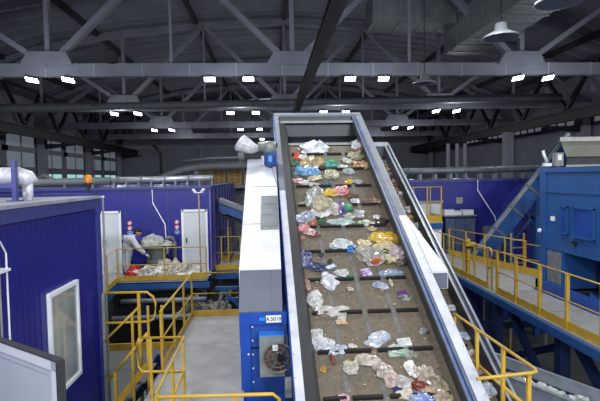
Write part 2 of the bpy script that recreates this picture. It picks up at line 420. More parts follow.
t = thing('thin_pole', 'thin pale pole standing at the rear corner of the near blue cabin', 'pole', (-3.02,8.68,2.3))
MB().tube([(-3.03,8.68,0),(-3.03,8.68,6.2)], .018, 8).build('pole_shaft', M['grey'], t)
MB().disc((-3.03,8.68,6.2),(0,0,1),.03,.03,10).build('cap', M['white'], t)

# insulated pipe on the near cabin
t = thing('insulated_pipe', 'thick silvery wrapped pipe ending in an elbow on the near cabin roof', 'pipe', (-5,7,6.235))
MB().tube([(-7.8,7.0,6.60),(-7,7,6.61),(-6,7,6.6),(-5,7,6.605),(-4.2,7,6.6),(-3.62,7,6.6),(-3.49,7,6.56),(-3.43,7,6.48)], [.115,.12,.112,.12,.115,.12,.115,.10], 14).build('wrapped_run', M['insul'], t, smooth=True)
MB().tube([(-3.47,7,6.56),(-3.47,7,6.24)], .05, 12).build('drop_pipe', M['insul'], t, smooth=True)
MB().tube([(-3.57,7.1,6.5),(-3.57,7.1,6.24)], .045, 12).build('drop_pipe', M['insul'], t, smooth=True)
t = thing('pipe_support', 'blue post with arm carrying the wrapped pipe on the near cabin roof', 'support', (-3.57,6.81,6.235))
MB().box(-3.60,-3.54,6.78,6.84,6.235,6.80).build('post', M['cabin_trim'], t)
MB().box(-3.65,-3.49,6.72,6.88,6.235,6.25).build('foot_plate', M['cabin_trim'], t)
MB().box(-6.8,-3.60,6.79,6.84,6.42,6.48).build('arm', M['cabin_trim'], t)

# ------------------------------------------------------------------ rear left cabin
t = thing('blue_cabin', 'rear blue cabin with two pale doors behind the sorting platform on the left', 'cabin', (-4.6,18,3.5))
MB().box(-9.5,-2.02,15.5,26,3.5,6.24).build('wall_panel', M['blue_cabin'], t)
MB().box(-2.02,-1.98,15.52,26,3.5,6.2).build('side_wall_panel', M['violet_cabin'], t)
mb = MB()
for k in range(9): mb.box(-1.99,-1.955,15.6+k*1.15,16.0+k*1.15,3.5,6.2)
mb.build('side_ribs', M['blue_cabin'], t)
MB().box(-9.55,-1.94,15.44,26.05,6.2,6.28).build('roof_trim', M['cabin_trim'], t)
mb = MB()
for x in (-8.2,-7.0,-5.85,-4.7,-3.35): mb.box(x-.012,x+.012,15.485,15.5,3.5,6.2)
mb.build('panel_joint', M['cabin_trim'], t)
def cab_door(x0,x1):
    d = MB().box(x0,x1,15.44,15.5,3.5,5.50).build('door', M['door'], t)
    f = MB()
    for a_,b_,c_,e_ in ((x0,x1,5.45,5.52),(x0-.02,x0+.05,3.5,5.52),(x1-.05,x1+.02,3.5,5.52)): f.box(a_,b_,15.42,15.46,c_,e_)
    f.build('door_frame', M['white'], d)
    MB().box(x0+.12,x0+.15,15.38,15.44,4.45,4.6).build('door_handle', M['black'], d)
cab_door(-5.50,-4.86); cab_door(-2.90,-2.10)
# signs
def sign(x, y, z, colr, label, r=.075):
    t = thing('safety_sign', label, 'sign', (x,y,z), None)
    MB().disc((x,y,z),(0,-1,0),r,.012).build('plate', M['white'], t)
    if colr == 'red':
        o = MB(); n=24
        for j in range(n):
            a0,a1=2*math.pi*j/n,2*math.pi*(j+1)/n
            P=lambda rr,aa,yy:(x+rr*math.cos(aa),yy,z+rr*math.sin(aa))
            o.hexa([P(r*.72,a0,y-.018),P(r,a0,y-.018),P(r,a1,y-.018),P(r*.72,a1,y-.018),P(r*.72,a0,y-.01),P(r,a0,y-.01),P(r,a1,y-.01),P(r*.72,a1,y-.01)])
        o.beam((x-r*.6,y-.014,z+r*.6),(x+r*.6,y-.014,z-r*.6),r*.22,.008,up=(0,1,0)); o.build('red_ring', M['signred'], t)
    else:
        MB().disc((x,y-.012,z),(0,-1,0),r*.88,.006).build('blue_disc', M['signblue'], t)
        MB().box(x-r*.35,x+r*.35,y-.022,y-.018,z-r*.2,z+r*.1).build('white_mark', M['white'], t)
for x, nm in ((-4.585,'left'),(-3.08,'right')):
    sign(x,15.5,5.12,'red',f'topmost red ringed sign of the stack beside the {nm} pale door')
    sign(x,15.5,4.955,'red',f'middle red ringed sign of the stack beside the {nm} pale door')
    sign(x,15.5,4.79,'blue',f'round blue sign at the foot of the stack beside the {nm} pale door')
t = thing('wall_conduit', 'thin pale bent conduit on the rear left cabin front', 'conduit', (-3.8,15.45,4))
MB().tube([(-3.83,15.46,6.25),(-3.82,15.46,5.75),(-3.45,15.46,5.05),(-3.42,15.46,4.2)], .018, 6).build('pipe', M['white'], t)
MB().box(-3.47,-3.38,15.42,15.5,4.1,4.25).build('junction_box', M['white'], t)

# pipes over the cabins
t = thing('silver_duct', 'bright silver pipe lying along the front roof edge of the rear left cabin', 'pipe', (-4,16,6.28))
MB().tube([(-5.25,16,6.51),(-1.95,16,6.53)], .105, 14).build('pipe_run', M['silver'], t, smooth=True)
for k in range(5): MB().disc((-5.1+k*.78,16,6.515),(1,0,0),.13,.05,16).build('collar', M['duct'], t)
for k in range(9):
    x=-5.2+k*.40; MB().box(x,x+.05,15.9,16.1,6.28,6.45).build('roof_bracket', M['duct'], t)
t = thing('grey_duct', 'dull grey pipe continuing left from the silver pipe over the cabins', 'pipe', (-7,16,6.28))
MB().tube([(-10.5,16,6.36),(-7.4,16,6.47),(-5.3,16,6.5)], .13, 12).build('pipe_run', M['ductdark'], t, smooth=True)
for x in (-9.2,-8.1,-6.8,-5.9): MB().box(x,x+.06,15.9,16.1,6.28,6.42).build('roof_bracket', M['ductdark'], t)
t = thing('swan_neck_duct', 'grey duct rising in a curve behind the rear left cabin', 'duct', (-4,27,6.3))
MB().tube([(-6.6,27,6.3),(-5.9,27,6.7),(-4.9,27,7.05),(-3.8,27,7.2),(-1.2,27,7.22),(.8,27,7.22)], .22, 12).build('duct_run', M['ductdark'], t, smooth=True)
MB().tube([(-5.2,28,7.55),(-3.5,28,7.72),(.5,28,7.75)], .10, 10).build('duct_run', M['duct'], t, smooth=True)
MB().box(-4.3,-4.1,26.9,28.1,0,7.0).build('stand', M['ductdark'], t)
# orange beacon and junk behind the near cabin
t = thing('warning_beacon', 'small orange warning beacon behind the near cabin roof', 'beacon', (-4.25,10.6,6.25))
MB().lathe([(.0,.20),(.055,.19),(.08,.15),(.085,.07),(.085,.03)], (-4.0,10.6,6.44), 16).build('dome', M['orange'], t, smooth=True)
MB().lathe([(.0,.0),(.09,.0),(.09,.035),(.0,.035)], (-4.0,10.6,6.42), 16).build('base', M['black'], t)
MB().box(-4.03,-3.97,10.57,10.63,0,6.42).build('post', M['dark_steel'], t)
# dark machine with arm far behind near cabin
t = thing('loader_machine', 'dark machine with a raised arm behind the near cabin', 'machine', (-10.4,22,0))
MB().box(-12.2,-9.6,21.2,22.8,4.2,6.5).build('body', M['dark_steel'], t)
MB().box(-11.4,-10.7,21.1,22.0,6.5,6.85).build('cab_top', M['wall_dark'], t)
MB().beam((-11.9,21.6,7.2),(-10.6,21.6,6.4),.16,.2).build('arm', M['dark_steel'], t)
MB().tube([(-10.6,21.5,6.4),(-10.0,21.5,6.75),(-9.5,21.5,6.5)], .12, 8).build('hose', M['ductdark'], t)
MB().box(-12.0,-9.8,21.4,22.6,0,4.2).build('undercarriage', M['dark_steel'], t)
# crates on a rack
t = thing('steel_rack', 'long grey rack at the back carrying the yellow wooden crates', 'rack', (-3,30,0))
MB().box(-5.2,-.2,29.4,30.9,5.9,6.08).build('shelf', M['column'], t)
for x in (-5.1,-.4): MB().box(x,x+.12,29.5,29.62,0,5.9).build('leg', M['column'], t)
MB().box(-5.2,-.2,30.8,30.9,0,5.9).build('back_panel', M['wall'], t)
def crate(loc, label):
    t = thing('wooden_crate', label, 'crate', loc, 'yellow wooden crates on the back rack')
    return t
proto = None
for i,(x,lb) in enumerate([(-4.25,'leftmost yellow wooden crate on the back rack'),(-3.25,'second yellow wooden crate from the left on the back rack'),(-2.25,'yellow wooden crate third from the left on the back rack'),(-1.25,'rightmost yellow wooden crate on the back rack')]):
    if proto is None:
        t = thing('wooden_crate', lb, 'crate', (0,0,0), 'yellow wooden crates on the back rack'); proto = t
        mb = MB().box(-.42,.42,-.35,.35,.0,.96); mb.build('box', M['wood'], t)
        mb = MB()
        for xx in (-.42,-.03,.36): mb.box(xx,xx+.07,-.38,-.35,.06,.96)
        for zz in (.06,.48,.9): mb.box(-.42,.42,-.39,-.36,zz,zz+.05)
        mb.build('batten', mat('crate_batten',(.70,.60,.38)), t)
        t.location = (x,30,6.08)
    else:
        c = copy_tree(proto); c.location = (x,30,6.08); c['label'] = lb

# ------------------------------------------------------------------ railings
def railing(label, pts, posts, h=.95, mid=.5, toe=True, r=.016, name='guard_railing', drop=0.0, closed_end=False, group='yellow guard railings', pw=.038, toe_h=.12):
    """pts: deck level polyline; posts: list of points on the deck line"""
    t = thing(name, label, 'railing', pts[0], group)
    MB().tube([(x,y,z+h) for x,y,z in pts], r, 8).build('top_rail', M['yellow'], t, smooth=True)
    if mid: MB().tube([(x,y,z+mid) for x,y,z in pts], r*.85, 8).build('mid_rail', M['yellow'], t, smooth=True)
    for x,y,z in posts:
        MB().box(x-pw/2,x+pw/2,y-pw/2,y+pw/2,z-drop,z+h).build('post', M['yellow'], t)
    if toe:
        for p_,q_ in zip(pts,pts[1:]):
            P,Q = V(p_),V(q_); MB().beam(P+V((0,0,toe_h/2)),Q+V((0,0,toe_h/2)),.02,toe_h).build('toe_board', M['yellow'], t)
    return t
DZ = 3.5
# rear sorting platform
t = thing('sorting_platform', 'blue edged steel platform in front of the rear left cabin', 'platform', (-3.3,14.8,3.2))
MB().prism([(-5.5,15.42,3.44),(-5.5,12.9,3.44),(-4.52,12.9,3.44),(-4.62,14.2,3.44),(-1.98,14.2,3.44),(-1.98,15.42,3.44)],(0,0,.06)).build('deck', M['deck'], t)
MB().beam((-4.62,14.22,3.32),(-1.9,14.22,3.32),.08,.17).build('edge_beam', M['blue'], t)
MB().beam((-4.5,12.9,3.3),(-4.62,14.2,3.3),.06,.2).build('edge_beam', M['blue'], t)
for x in (-5.3,-3.9,-2.1): MB().box(x-.08,x+.08,14.3,14.46,0,3.2).build('leg', M['blue_dark'], t)
MB().box(-5.3,-1.98,15.2,15.4,3.1,3.44).build('rear_beam', M['blue_dark'], t)
railing('yellow railing along the front of the sorting platform where the worker stands', [(-4.50,12.95,DZ),(-4.6,14.2,DZ),(-1.98,14.2,DZ)], [(-4.6,14.2,DZ),(-3.22,14.2,DZ),(-1.98,14.2,DZ),(-4.5,13.0,DZ)], h=.97, mid=.47, toe_h=.14)
t = thing('tall_lamp_post', 'tall thin yellow post topped by a small white twin floodlight', 'post', (-2.17,14.3,3.5))
MB().tube([(-2.17,14.3,3.5),(-2.17,14.3,6.05)], .022, 8).build('pole', mat('pole_tan',(.72,.60,.34)), t)
MB().beam((-2.3,14.3,6.1),(-2.04,14.3,6.1),.03,.03).build('crossbar', M['white'], t)
for s in (-1,1): MB().beam((-2.17+s*.10,14.28,6.10),(-2.17+s*.16,14.24,6.2),.09,.06).build('floodlight_head', M['white'], t)
# further platform to the right of it
t = thing('side_platform', 'short blue and yellow platform between rear cabin and white cover', 'platform', (-1.4,16.6,3.2))
MB().box(-1.98,.2,16.4,18.5,3.28,3.34).build('deck', M['deck'], t)
MB().box(-1.98,.2,16.32,16.4,3.02,3.24).build('edge_beam', M['blue'], t)
for x in (-1.9,0): MB().box(x,x+.14,16.5,16.64,0,3.28).build('leg', M['blue_dark'], t)
railing('yellow railing of the short platform left of the white cover', [(-1.98,16.35,3.34),(.15,16.35,3.34)], [(-1.75,16.35,3.34),(-1.1,16.35,3.34),(-.1,16.35,3.34)], h=1.15, mid=.6, toe_h=.18)
railing('farther yellow railing behind the short platform', [(-1.98,18.4,3.34),(.15,18.4,3.34)], [(-1.6,18.4,3.34),(-.6,18.4,3.34)], h=1.25, mid=.62, toe_h=.16)
# small blue conveyor pointing right
t = thing('small_conveyor', 'short tilted blue conveyor end left of the white cover', 'conveyor', (-1.3,17.2,3.22))
MB().prism([(-1.85,16.9,5.35),(-.5,16.9,4.78),(-.5,16.9,5.12),(-1.85,16.9,5.66)],(0,.9,0)).build('side_frame', M['blue'], t)
MB().prism([(-1.85,16.85,5.66),(-.5,16.85,5.12),(-.5,16.85,5.24),(-1.85,16.85,5.80)],(0,1.0,0)).build('grey_lip', M['duct'], t)
MB().beam((-1.8,17.3,5.2),(-.6,17.3,4.7),.5,.10).build('return_belt', M['black'], t)
for x,z in ((-1.6,5.25),(-.8,4.95)): MB().box(x-.025,x+.025,17.3,17.35,3.34,z).build('leg', M['yellow'], t)
# crossing blue lattice stair under
t = thing('blue_ladder_frame', 'blue braced frame with pale slanted rails in the gap before the short platform', 'frame', (-1.2,13.6,0))
MB().beam((-1.5,13.6,3.32),(-.95,13.6,2.78),.08,.09,up=(0,1,0)).build('brace', M['blue'], t)
MB().box(-1.0,-.9,13.55,13.65,0,3.38).build('leg', M['blue'], t)
MB().box(-1.65,-.9,13.55,13.65,3.30,3.38).build('top_bar', M['blue'], t)
MB().box(-1.4,-.9,13.55,13.65,3.0,3.05).build('cross_bar', M['blue'], t)
for dx in (0,.22): MB().beam((-1.95+dx,13.5,1.6),(-1.45+dx,13.9,3.3),.07,.07).build('pale_rail', M['grey'], t)
t = thing('grey_ladder_frame', 'grey slanted rungs seen behind the short platform railing', 'frame', (-1.2,17.6,3.22))
for k in range(2): MB().beam((-1.7+k*.5,17.9,3.25),(-1.0+k*.5,17.9,4.6),.06,.12,up=(0,1,0)).build('stringer', M['ductdark' if k else 'blue_dark'], t)
MB().beam((-1.45,17.9,3.6),(-.8,17.9,3.75),.06,.08,up=(0,1,0)).build('rung', M['grey'], t)
MB().beam((-1.2,17.9,4.1),(-.55,17.9,4.25),.06,.08,up=(0,1,0)).build('rung', M['grey'], t)

# grey pipes below the platform
for i,(y,z,lb) in enumerate(((13.8,2.98,'upper pale grey pipe in the dark gap below the sorting platform'),(13.0,2.72,'lower pale grey pipe in the dark gap below the sorting platform'))):
    d = MB().tube([(-4.4,y,z),(-1.95,y,z)], .075, 10).build('grey_pipe', M['duct'], None, smooth=True); tag(center(d), lb, 'pipe', 'pipes below the sorting platform')
d = MB().box(-5,-.9,14.9,15.1,0,2.95).build('shade_sheet', M['dark_steel'], None); tag(center(d),'dark sheet standing in for the shade under the sorting platform','panel')  # dark sheet paints in the shade below the deck

# middle left platform
t = thing('steel_walkway', 'pale plate walkway left of the blue unit in the foreground', 'walkway', (-.9,7,3.4))
MB().prism([(-1.78,10.3,3.44),(-1.78,6.25,3.44),(-1.2,6.25,3.44),(-1.2,2.6,3.44),(-.42,2.6,3.44),(-.42,6.0,3.44),(-.50,10.3,3.44)],(0,0,.06)).build('deck', M['deck'], t)
MB().box(-1.78,-.5,10.2,10.3,3.2,3.44).build('edge_beam', M['blue'], t)
MB().box(-1.82,-1.74,6.25,10.3,3.24,3.44).build('edge_beam', M['blue_dark'], t)
for x,y in ((-1.7,10.1),(-.6,10.1),(-1.7,6.4)): MB().box(x-.07,x+.07,y-.07,y+.07,0,3.24).build('leg', M['blue_dark'], t)
railing('yellow railing around the far left side of the pale plate walkway', [(-1.76,7.35,DZ),(-1.76,10.28,DZ),(-.52,10.28,DZ)], [(-1.76,7.4,DZ),(-1.76,8.35,DZ),(-1.76,9.3,DZ),(-1.76,10.24,DZ),(-.56,10.28,DZ)], toe_h=.13)
# near guard loop + near rail
t = thing('guard_railing', 'yellow guard loop and near rail crossing the bottom of the pale walkway', 'railing', (-1.2,4.5,3.5), 'yellow guard railings')
MB().tube([(-1.72,6.14,4.45),(-1.16,6.10,4.45),(-1.14,4.50,4.45),(-1.10,4.42,4.45),(-.02,4.38,4.45),(.04,4.38,4.40),(.06,4.38,4.0)], .018, 8).build('top_rail', M['yellow'], t, smooth=True)
MB().tube([(-1.74,6.14,4.45),(-1.78,6.14,4.38),(-1.78,6.14,4.07),(-1.72,6.14,4.0),(-1.18,6.10,4.0),(-1.16,4.5,4.0)], .02, 8).build('mid_rail', M['yellow'], t, smooth=True)
for x,y in ((-1.60,6.12),(-1.18,6.10),(-1.15,5.3),(-1.12,4.45),(-.38,4.4)): MB().box(x-.017,x+.017,y-.017,y+.017,3.5,4.45).build('post', M['yellow'], t)
# loop guard by the cabin corner
t = thing('guard_railing', 'yellow rounded guard loop beside the rear corner of the near blue cabin', 'railing', (-2.4,8.5,3.4), 'yellow guard railings')
MB().tube([(-3.03,8.5,4.5),(-2.25,8.47,4.5),(-2.14,8.45,4.42),(-2.10,8.45,4.3),(-2.10,8.43,4.12),(-2.14,8.42,4.02),(-2.22,8.42,3.98),(-3.0,8.42,3.98)], .023, 8).build('loop_rail', M['yellow'], t, smooth=True)
MB().box(-2.405,-2.355,8.40,8.45,2.3,4.5).build('post', M['yellow'], t)
MB().box(-3.02,-2.97,8.40,8.46,2.3,4.5).build('post', M['grey'], t)
# short stair
t = thing('steel_stair', 'short steep stair with yellow stringers dropping left from the pale walkway', 'stair', (-2.4,7.8,2.2))
for y,nm in ((7.45,'near'),(8.25,'far')):
    MB().beam((-2.02,y,3.56 if y<8 else 3.2),(-3.0,y,2.35 if y<8 else 2.0),.03,.10,up=(0,0,1)).build('stringer', M['yellow' if y<8 else 'blue_dark'], t)
for k in range(5):
    x=-2.15-k*.2; z=3.3-k*.24
    MB().box(x-.12,x+.1,7.47,8.23,z-.03,z).build('tread', M['grate'], t)
t = thing('guard_railing', 'slanting yellow handrails of the short stair', 'railing', (-2.4,7.8,2.3), 'yellow guard railings')
for y,dz in ((7.42,0),(8.4,.0)):
    zt = 4.30 if y<8 else 4.27
    if y<8:
        MB().tube([(-1.98,y,4.10),(-2.62,y,3.36)], .022, 8).build('mid_rail', M['yellow'], t, smooth=True)
        MB().tube([(-1.96,y,4.6),(-2.9,y,3.5)], .022, 8).build('top_rail', M['yellow'], t, smooth=True) if False else None
    else:
        MB().tube([(-2.38,y,4.25),(-3.0,y,3.66)], .022, 8).build('top_rail', M['yellow'], t, smooth=True)
    for x in (-1.98,-2.22,-2.5): 
        zz = 4.10+(x+1.98)*1.15 if y<8 else 4.25+(x+2.38)*.95
        MB().box(x-.02,x+.02,y-.02,y+.02,2.7,zz if zz<4.27 else 4.27).build('post', M['yellow'], t)
# lower landing
t = thing('lower_landing', 'lower mesh grating landing with a yellow kick board beside the near cabin', 'landing', (-3.4,10,2.2))
MB().box(-4.4,-2.45,8.5,11.75,2.24,2.3).build('grating', M['grate'], t)
MB().box(-4.2,-2.45,11.7,11.75,2.3,2.46).build('kick_board', M['yellow'], t)
for x in (-4.2,-2.6): MB().box(x,x+.12,11.5,11.62,0,2.24).build('leg', M['blue_dark'], t)
# blue tipping chute
t = thing('blue_chute', 'open blue metal trough left of the pale walkway below deck level', 'chute', (-2.2,8.8,2.5))
PT = [(-2.08,9.15),(-2.33,9.40),(-2.34,8.62),(-2.21,8.16),(-1.92,7.75)]
mb = MB()
for (x0,y0),(x1,y1) in zip(PT,PT[1:]): mb.beam((x0,y0,2.90),(x1,y1,2.90),.04,.26)
mb.build('side_wall', M['blue'], t)
MB().prism([(x,y,2.74) for x,y in PT+[(-1.86,8.2),(-1.86,8.9)]],(0,0,.05)).build('floor_plate', M['hatch'], t)
MB().box(-2.15,-2.05,8.8,8.9,0,2.74).build('leg', M['blue_dark'], t)
# ------------------------------------------------------------------ conveyors
S, HX = .60812, -.01775
def BP(u, Y, v): return V((u+HX*Y, Y, 6.5-v+S*Y))
DV = V((HX,1,S)).normalized(); NV = V((0,-S,1)).normalized(); XV = DV.cross(NV).normalized()
def slab(mb, u0, u1, Y0, Y1, v0, v1):
    """block following the incline; v grows downwards"""
    return mb.hexa([BP(u0,Y0,v1),BP(u1,Y0,v1),BP(u1,Y1,v1),BP(u0,Y1,v1),BP(u0,Y0,v0),BP(u1,Y0,v0),BP(u1,Y1,v0),BP(u0,Y1,v0)])
t = thing('belt_conveyor', 'wide inclined belt conveyor climbing away through the middle of the hall, strewn with waste', 'conveyor', (1.5,6,0))
mainc = t
YS, YE = 3.4, 11.42
b = MB(); slab(b,.64,2.42,YS,YE,6.2,6.24)
b.add([BP(.64,YE,6.2),BP(2.42,YE,6.2),BP(2.42,YE+.16,6.28),BP(.64,YE+.16,6.28),BP(.64,YE,6.24),BP(2.42,YE,6.24),BP(2.42,YE+.1,6.42),BP(.64,YE+.1,6.42)],[(0,1,2,3),(3,2,6,7),(7,6,5,4)])
b.build('belt', M['belt'], t)
b = MB()
for u in (1.015,1.485,1.915): slab(b,u-.028,u+.028,YS,YE,6.197,6.2)
b.build('worn_lane', M['lane'], t)
for k in range(-3,10):
    Y = 5.66+.6*k
    if Y > 11.2: continue
    for u0,u1 in ((.70,.985),(1.06,1.44),(1.535,1.875),(1.965,2.29)):
        p0, p1 = BP(u0,Y,6.2), BP(u1,Y,6.2)
        m_ = MB(); m_.hexa([p0-DV*.028,p1-DV*.028,p1+DV*.028,p0+DV*.028,p0-DV*.02+NV*.045,p1-DV*.02+NV*.045,p1+DV*.02+NV*.045,p0+DV*.02+NV*.045])
        m_.build('cleat', M['cleat'], t)
# skirts
def quadslab(mb, ua, va, ub, vb, Y0, Y1, th=.012):
    a0,a1,b0,b1 = BP(ua,Y0,va),BP(ua,Y1,va),BP(ub,Y0,vb),BP(ub,Y1,vb)
    n = (a1-a0).cross(b0-a0).normalized()*th
    return mb.hexa([a0,a1,b1,b0,a0-n,a1-n,b1-n,b0-n])
b = MB(); quadslab(b,.66,6.19,.60,6.05,YS,12.22); quadslab(b,.60,6.05,.44,5.86,YS,12.22); b.build('left_skirt', M['skirt'], t)
b = MB(); quadslab(b,2.36,5.86,2.385,6.05,YS,12.22); quadslab(b,2.385,6.05,2.40,6.19,YS,12.22); b.build('right_skirt', M['skirt'], t)
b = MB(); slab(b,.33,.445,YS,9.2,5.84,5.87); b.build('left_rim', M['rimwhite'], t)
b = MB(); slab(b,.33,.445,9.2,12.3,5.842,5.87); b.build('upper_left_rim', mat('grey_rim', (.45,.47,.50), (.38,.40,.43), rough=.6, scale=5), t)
b = MB(); slab(b,.32,.335,YS,12.3,5.84,6.33); b.build('left_side_plate', M['blue_unit'], t)
b = MB(); slab(b,2.355,2.39,YS,12.3,5.84,5.88); slab(b,2.42,2.45,YS,12.3,5.84,5.88); b.build('right_rim', M['rimsteel'], t)
b = MB(); slab(b,2.39,2.42,YS,12.3,5.855,5.88); b.build('rim_groove', M['rimblue'], t)
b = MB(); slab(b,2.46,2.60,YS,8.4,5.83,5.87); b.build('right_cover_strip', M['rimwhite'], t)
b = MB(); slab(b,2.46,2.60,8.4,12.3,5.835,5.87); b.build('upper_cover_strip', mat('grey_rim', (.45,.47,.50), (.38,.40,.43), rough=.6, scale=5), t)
b = MB(); slab(b,2.59,2.61,YS,12.3,5.84,6.4); b.build('right_side_plate', M['rim'], t)
bolts = MB()
for k in range(26):
    Y = 4.4+k*.3
    for u in (.352,2.575): bolts.disc(BP(u,Y,5.838 if u<1 else 5.828), NV, .008, .004, 6)
bolts.build('rim_bolts', M['grey'], t)
# end plate and top frame
b = MB().hexa([BP(.34,12.26,6.75),BP(2.6,12.26,6.75),BP(2.6,12.30,6.75),BP(.34,12.30,6.75),BP(.34,12.26,5.87),BP(2.6,12.26,5.87),BP(2.6,12.30,5.87),BP(.34,12.30,5.87)]); b.build('end_plate', M['hood'], t)
b = MB(); slab(b,.33,2.60,12.22,12.34,5.82,5.87); b.build('top_frame_bar', mat('grey_rim', (.55,.57,.60)), t)
b = MB(); slab(b,.45,2.36,12.05,12.09,5.90,5.94); b.build('cross_bar', M['grey'], t)
b = MB(); slab(b,.45,2.36,11.52,11.56,6.18,6.22); b.build('wiper_bar', M['grey'], t)
b = MB(); slab(b,.34,2.6,YS,12.2,6.36,6.40); b.build('underside_plate', M['hood'], t)
for Y in (5.2,8.2,11.2):
    for u in (.45,2.5):
        q = BP(u,Y,6.4); MB().box(q.x-.08,q.x+.08,q.y-.08,q.y+.08,0,q.z+.0).build('leg', M['blue_unit'], t)
b = MB(); 
for u in (.335,): 
    q=BP(.29,5.9,6.0); b.beam(q,q+V((0,0,-1.6)),.05,.05); q=BP(.27,6.4,5.9); b.beam(q,q+V((0,0,-1.9)),.03,.03)
b.build('side_cable_tray', M['blue_dark'], t)
b = MB(); q=BP(.27,5.75,6.1); b.box(q.x-.04,q.x+.04,q.y-.05,q.y+.05,q.z-.12,q.z+.1); b.build('side_switch_box', M['grey'], t)
# cover wedge on the right side
t = thing('white_cover_box', 'white wedge shaped cover between the wide belt and the narrow rear belt', 'cover', BP(2.7,7.3,6.2))
b = MB(); b.hexa([BP(2.615,7.14,6.12),BP(2.87,7.14,6.12),BP(2.87,7.2,6.12),BP(2.615,8.4,6.12),BP(2.615,7.14,5.84),BP(2.87,7.14,5.84),BP(2.87,7.2,5.84),BP(2.615,8.4,5.84)]); b.build('cover_body', M['white_cover'], t)
b = MB(); b.hexa([BP(2.63,7.125,6.10),BP(2.855,7.125,6.10),BP(2.855,7.14,6.10),BP(2.63,7.14,6.10),BP(2.63,7.125,5.87),BP(2.855,7.125,5.87),BP(2.855,7.14,5.87),BP(2.63,7.14,5.87)]); b.build('end_panel', M['grey_cover'], t)

# second conveyor
t = thing('belt_conveyor', 'narrow inclined belt conveyor running behind and to the right of the wide one', 'conveyor', (3,8,0))
b = MB(); slab(b,2.40,3.68,5.4,13.75,7.9,7.94); b.build('belt', M['belt'], t)
for k in range(14):
    Y = 5.6+.6*k
    for u0,u1 in ((2.75,3.1),(3.2,3.56)):
        p0,p1 = BP(u0,Y,7.9),BP(u1,Y,7.9)
        MB().hexa([p0-DV*.018,p1-DV*.018,p1+DV*.018,p0+DV*.018,p0-DV*.012+NV*.045,p1-DV*.012+NV*.045,p1+DV*.012+NV*.045,p0+DV*.012+NV*.045]).build('cleat', M['cleat'], t)
b = MB(); quadslab(b,3.67,7.89,3.70,7.62,5.4,14.1); b.build('right_skirt', M['skirt'], t)
b = MB(); slab(b,3.685,3.725,5.4,14.1,7.59,7.63); slab(b,3.79,3.83,5.4,14.1,7.57,7.62); b.build('right_rim', M['rim'], t)
b = MB(); slab(b,3.725,3.79,5.4,14.1,7.62,7.66); b.build('rim_groove', M['skirt'], t)
b = MB(); slab(b,3.82,3.84,5.4,14.1,7.58,8.15); b.build('right_side_plate', M['rim'], t)
b = MB(); slab(b,2.30,2.40,5.4,14.1,7.6,8.1); b.build('left_rim', M['rim'], t)
b = MB(); b.hexa([BP(2.3,14.05,8.4),BP(3.83,14.05,8.4),BP(3.83,14.09,8.4),BP(2.3,14.09,8.4),BP(2.3,14.05,7.62),BP(3.83,14.05,7.62),BP(3.83,14.09,7.62),BP(2.3,14.09,7.62)]); b.build('end_plate', M['hood'], t)
b = MB(); slab(b,2.3,3.83,14.02,14.14,7.57,7.63); b.build('top_frame_bar', M['rim'], t)
for Y in (7.2,10.2,13.2):
    for u in (2.42,3.75):
        q = BP(u,Y,8.1); MB().box(q.x-.07,q.x+.07,q.y-.07,q.y+.07,0,q.z).build('leg', M['blue_dark'], t)

# third conveyor trough lower right
t = thing('trough_conveyor', 'grey trough conveyor passing low at the bottom right corner', 'conveyor', (4.8,7.6,0))
O3 = V((4.304,8.154,0)); dd = V((.46,-.888,0)); pp = V((.888,.46,0))
def T3(s,w,z): return O3+dd*s+pp*w+V((0,0,z))
def bx3(mb,s0,s1,w0,w1,z0,z1): return mb.hexa([T3(s0,w0,z0),T3(s1,w0,z0),T3(s1,w1,z0),T3(s0,w1,z0),T3(s0,w0,z1),T3(s1,w0,z1),T3(s1,w1,z1),T3(s0,w1,z1)])
bx3(MB(),-4,3.2,.05,.72,2.50,2.54).build('belt', M['lane'], t)
b = MB(); bx3(b,-4,3.2,.70,.72,2.5,2.8); bx3(b,-4,3.2,.70,.78,2.79,2.81); b.build('far_side', M['rim'], t)
bx3(MB(),-4,3.2,.66,.70,2.56,2.60).build('blue_guide', M['blue_dark'], t)
b = MB(); bx3(b,-4,3.2,.0,.02,2.3,2.8); bx3(b,-4,3.2,-.03,.05,2.79,2.81); bx3(b,-4,3.2,-.05,.0,2.42,2.50); b.build('near_side', M['rim'], t)
for s in (-3,0,2.6):
    for w in (.05,.68): q=T3(s,w,0); MB().box(q.x-.04,q.x+.04,q.y-.04,q.y+.04,0,2.5).build('leg', M['blue_dark'], t)
JX = [(-.25+.0,.38,.26,'lump',[(.70,.50,.48),(.6,.5,.48)],'pinkish wrapper leftmost on the low trough conveyor'),(.0,.36,.22,'sheet',[(.72,.72,.70)],'flat grey white film on the low trough conveyor'),(.30,.36,.30,'lump',[(.80,.80,.78),(.6,.6,.58)],'white film in the middle of the low trough conveyor'),(.52,.42,.26,'lump',[(.55,.68,.52),(.7,.75,.7)],'greenish film right of the white one on the low trough conveyor'),(.95,.40,.34,'lump',[(.6,.62,.62),(.45,.46,.46)],'clear grey bag rightmost on the low trough conveyor'),(-.7,.4,.2,'scrap',[(.5,.52,.5)],'grey scrap farthest back on the low trough conveyor')]

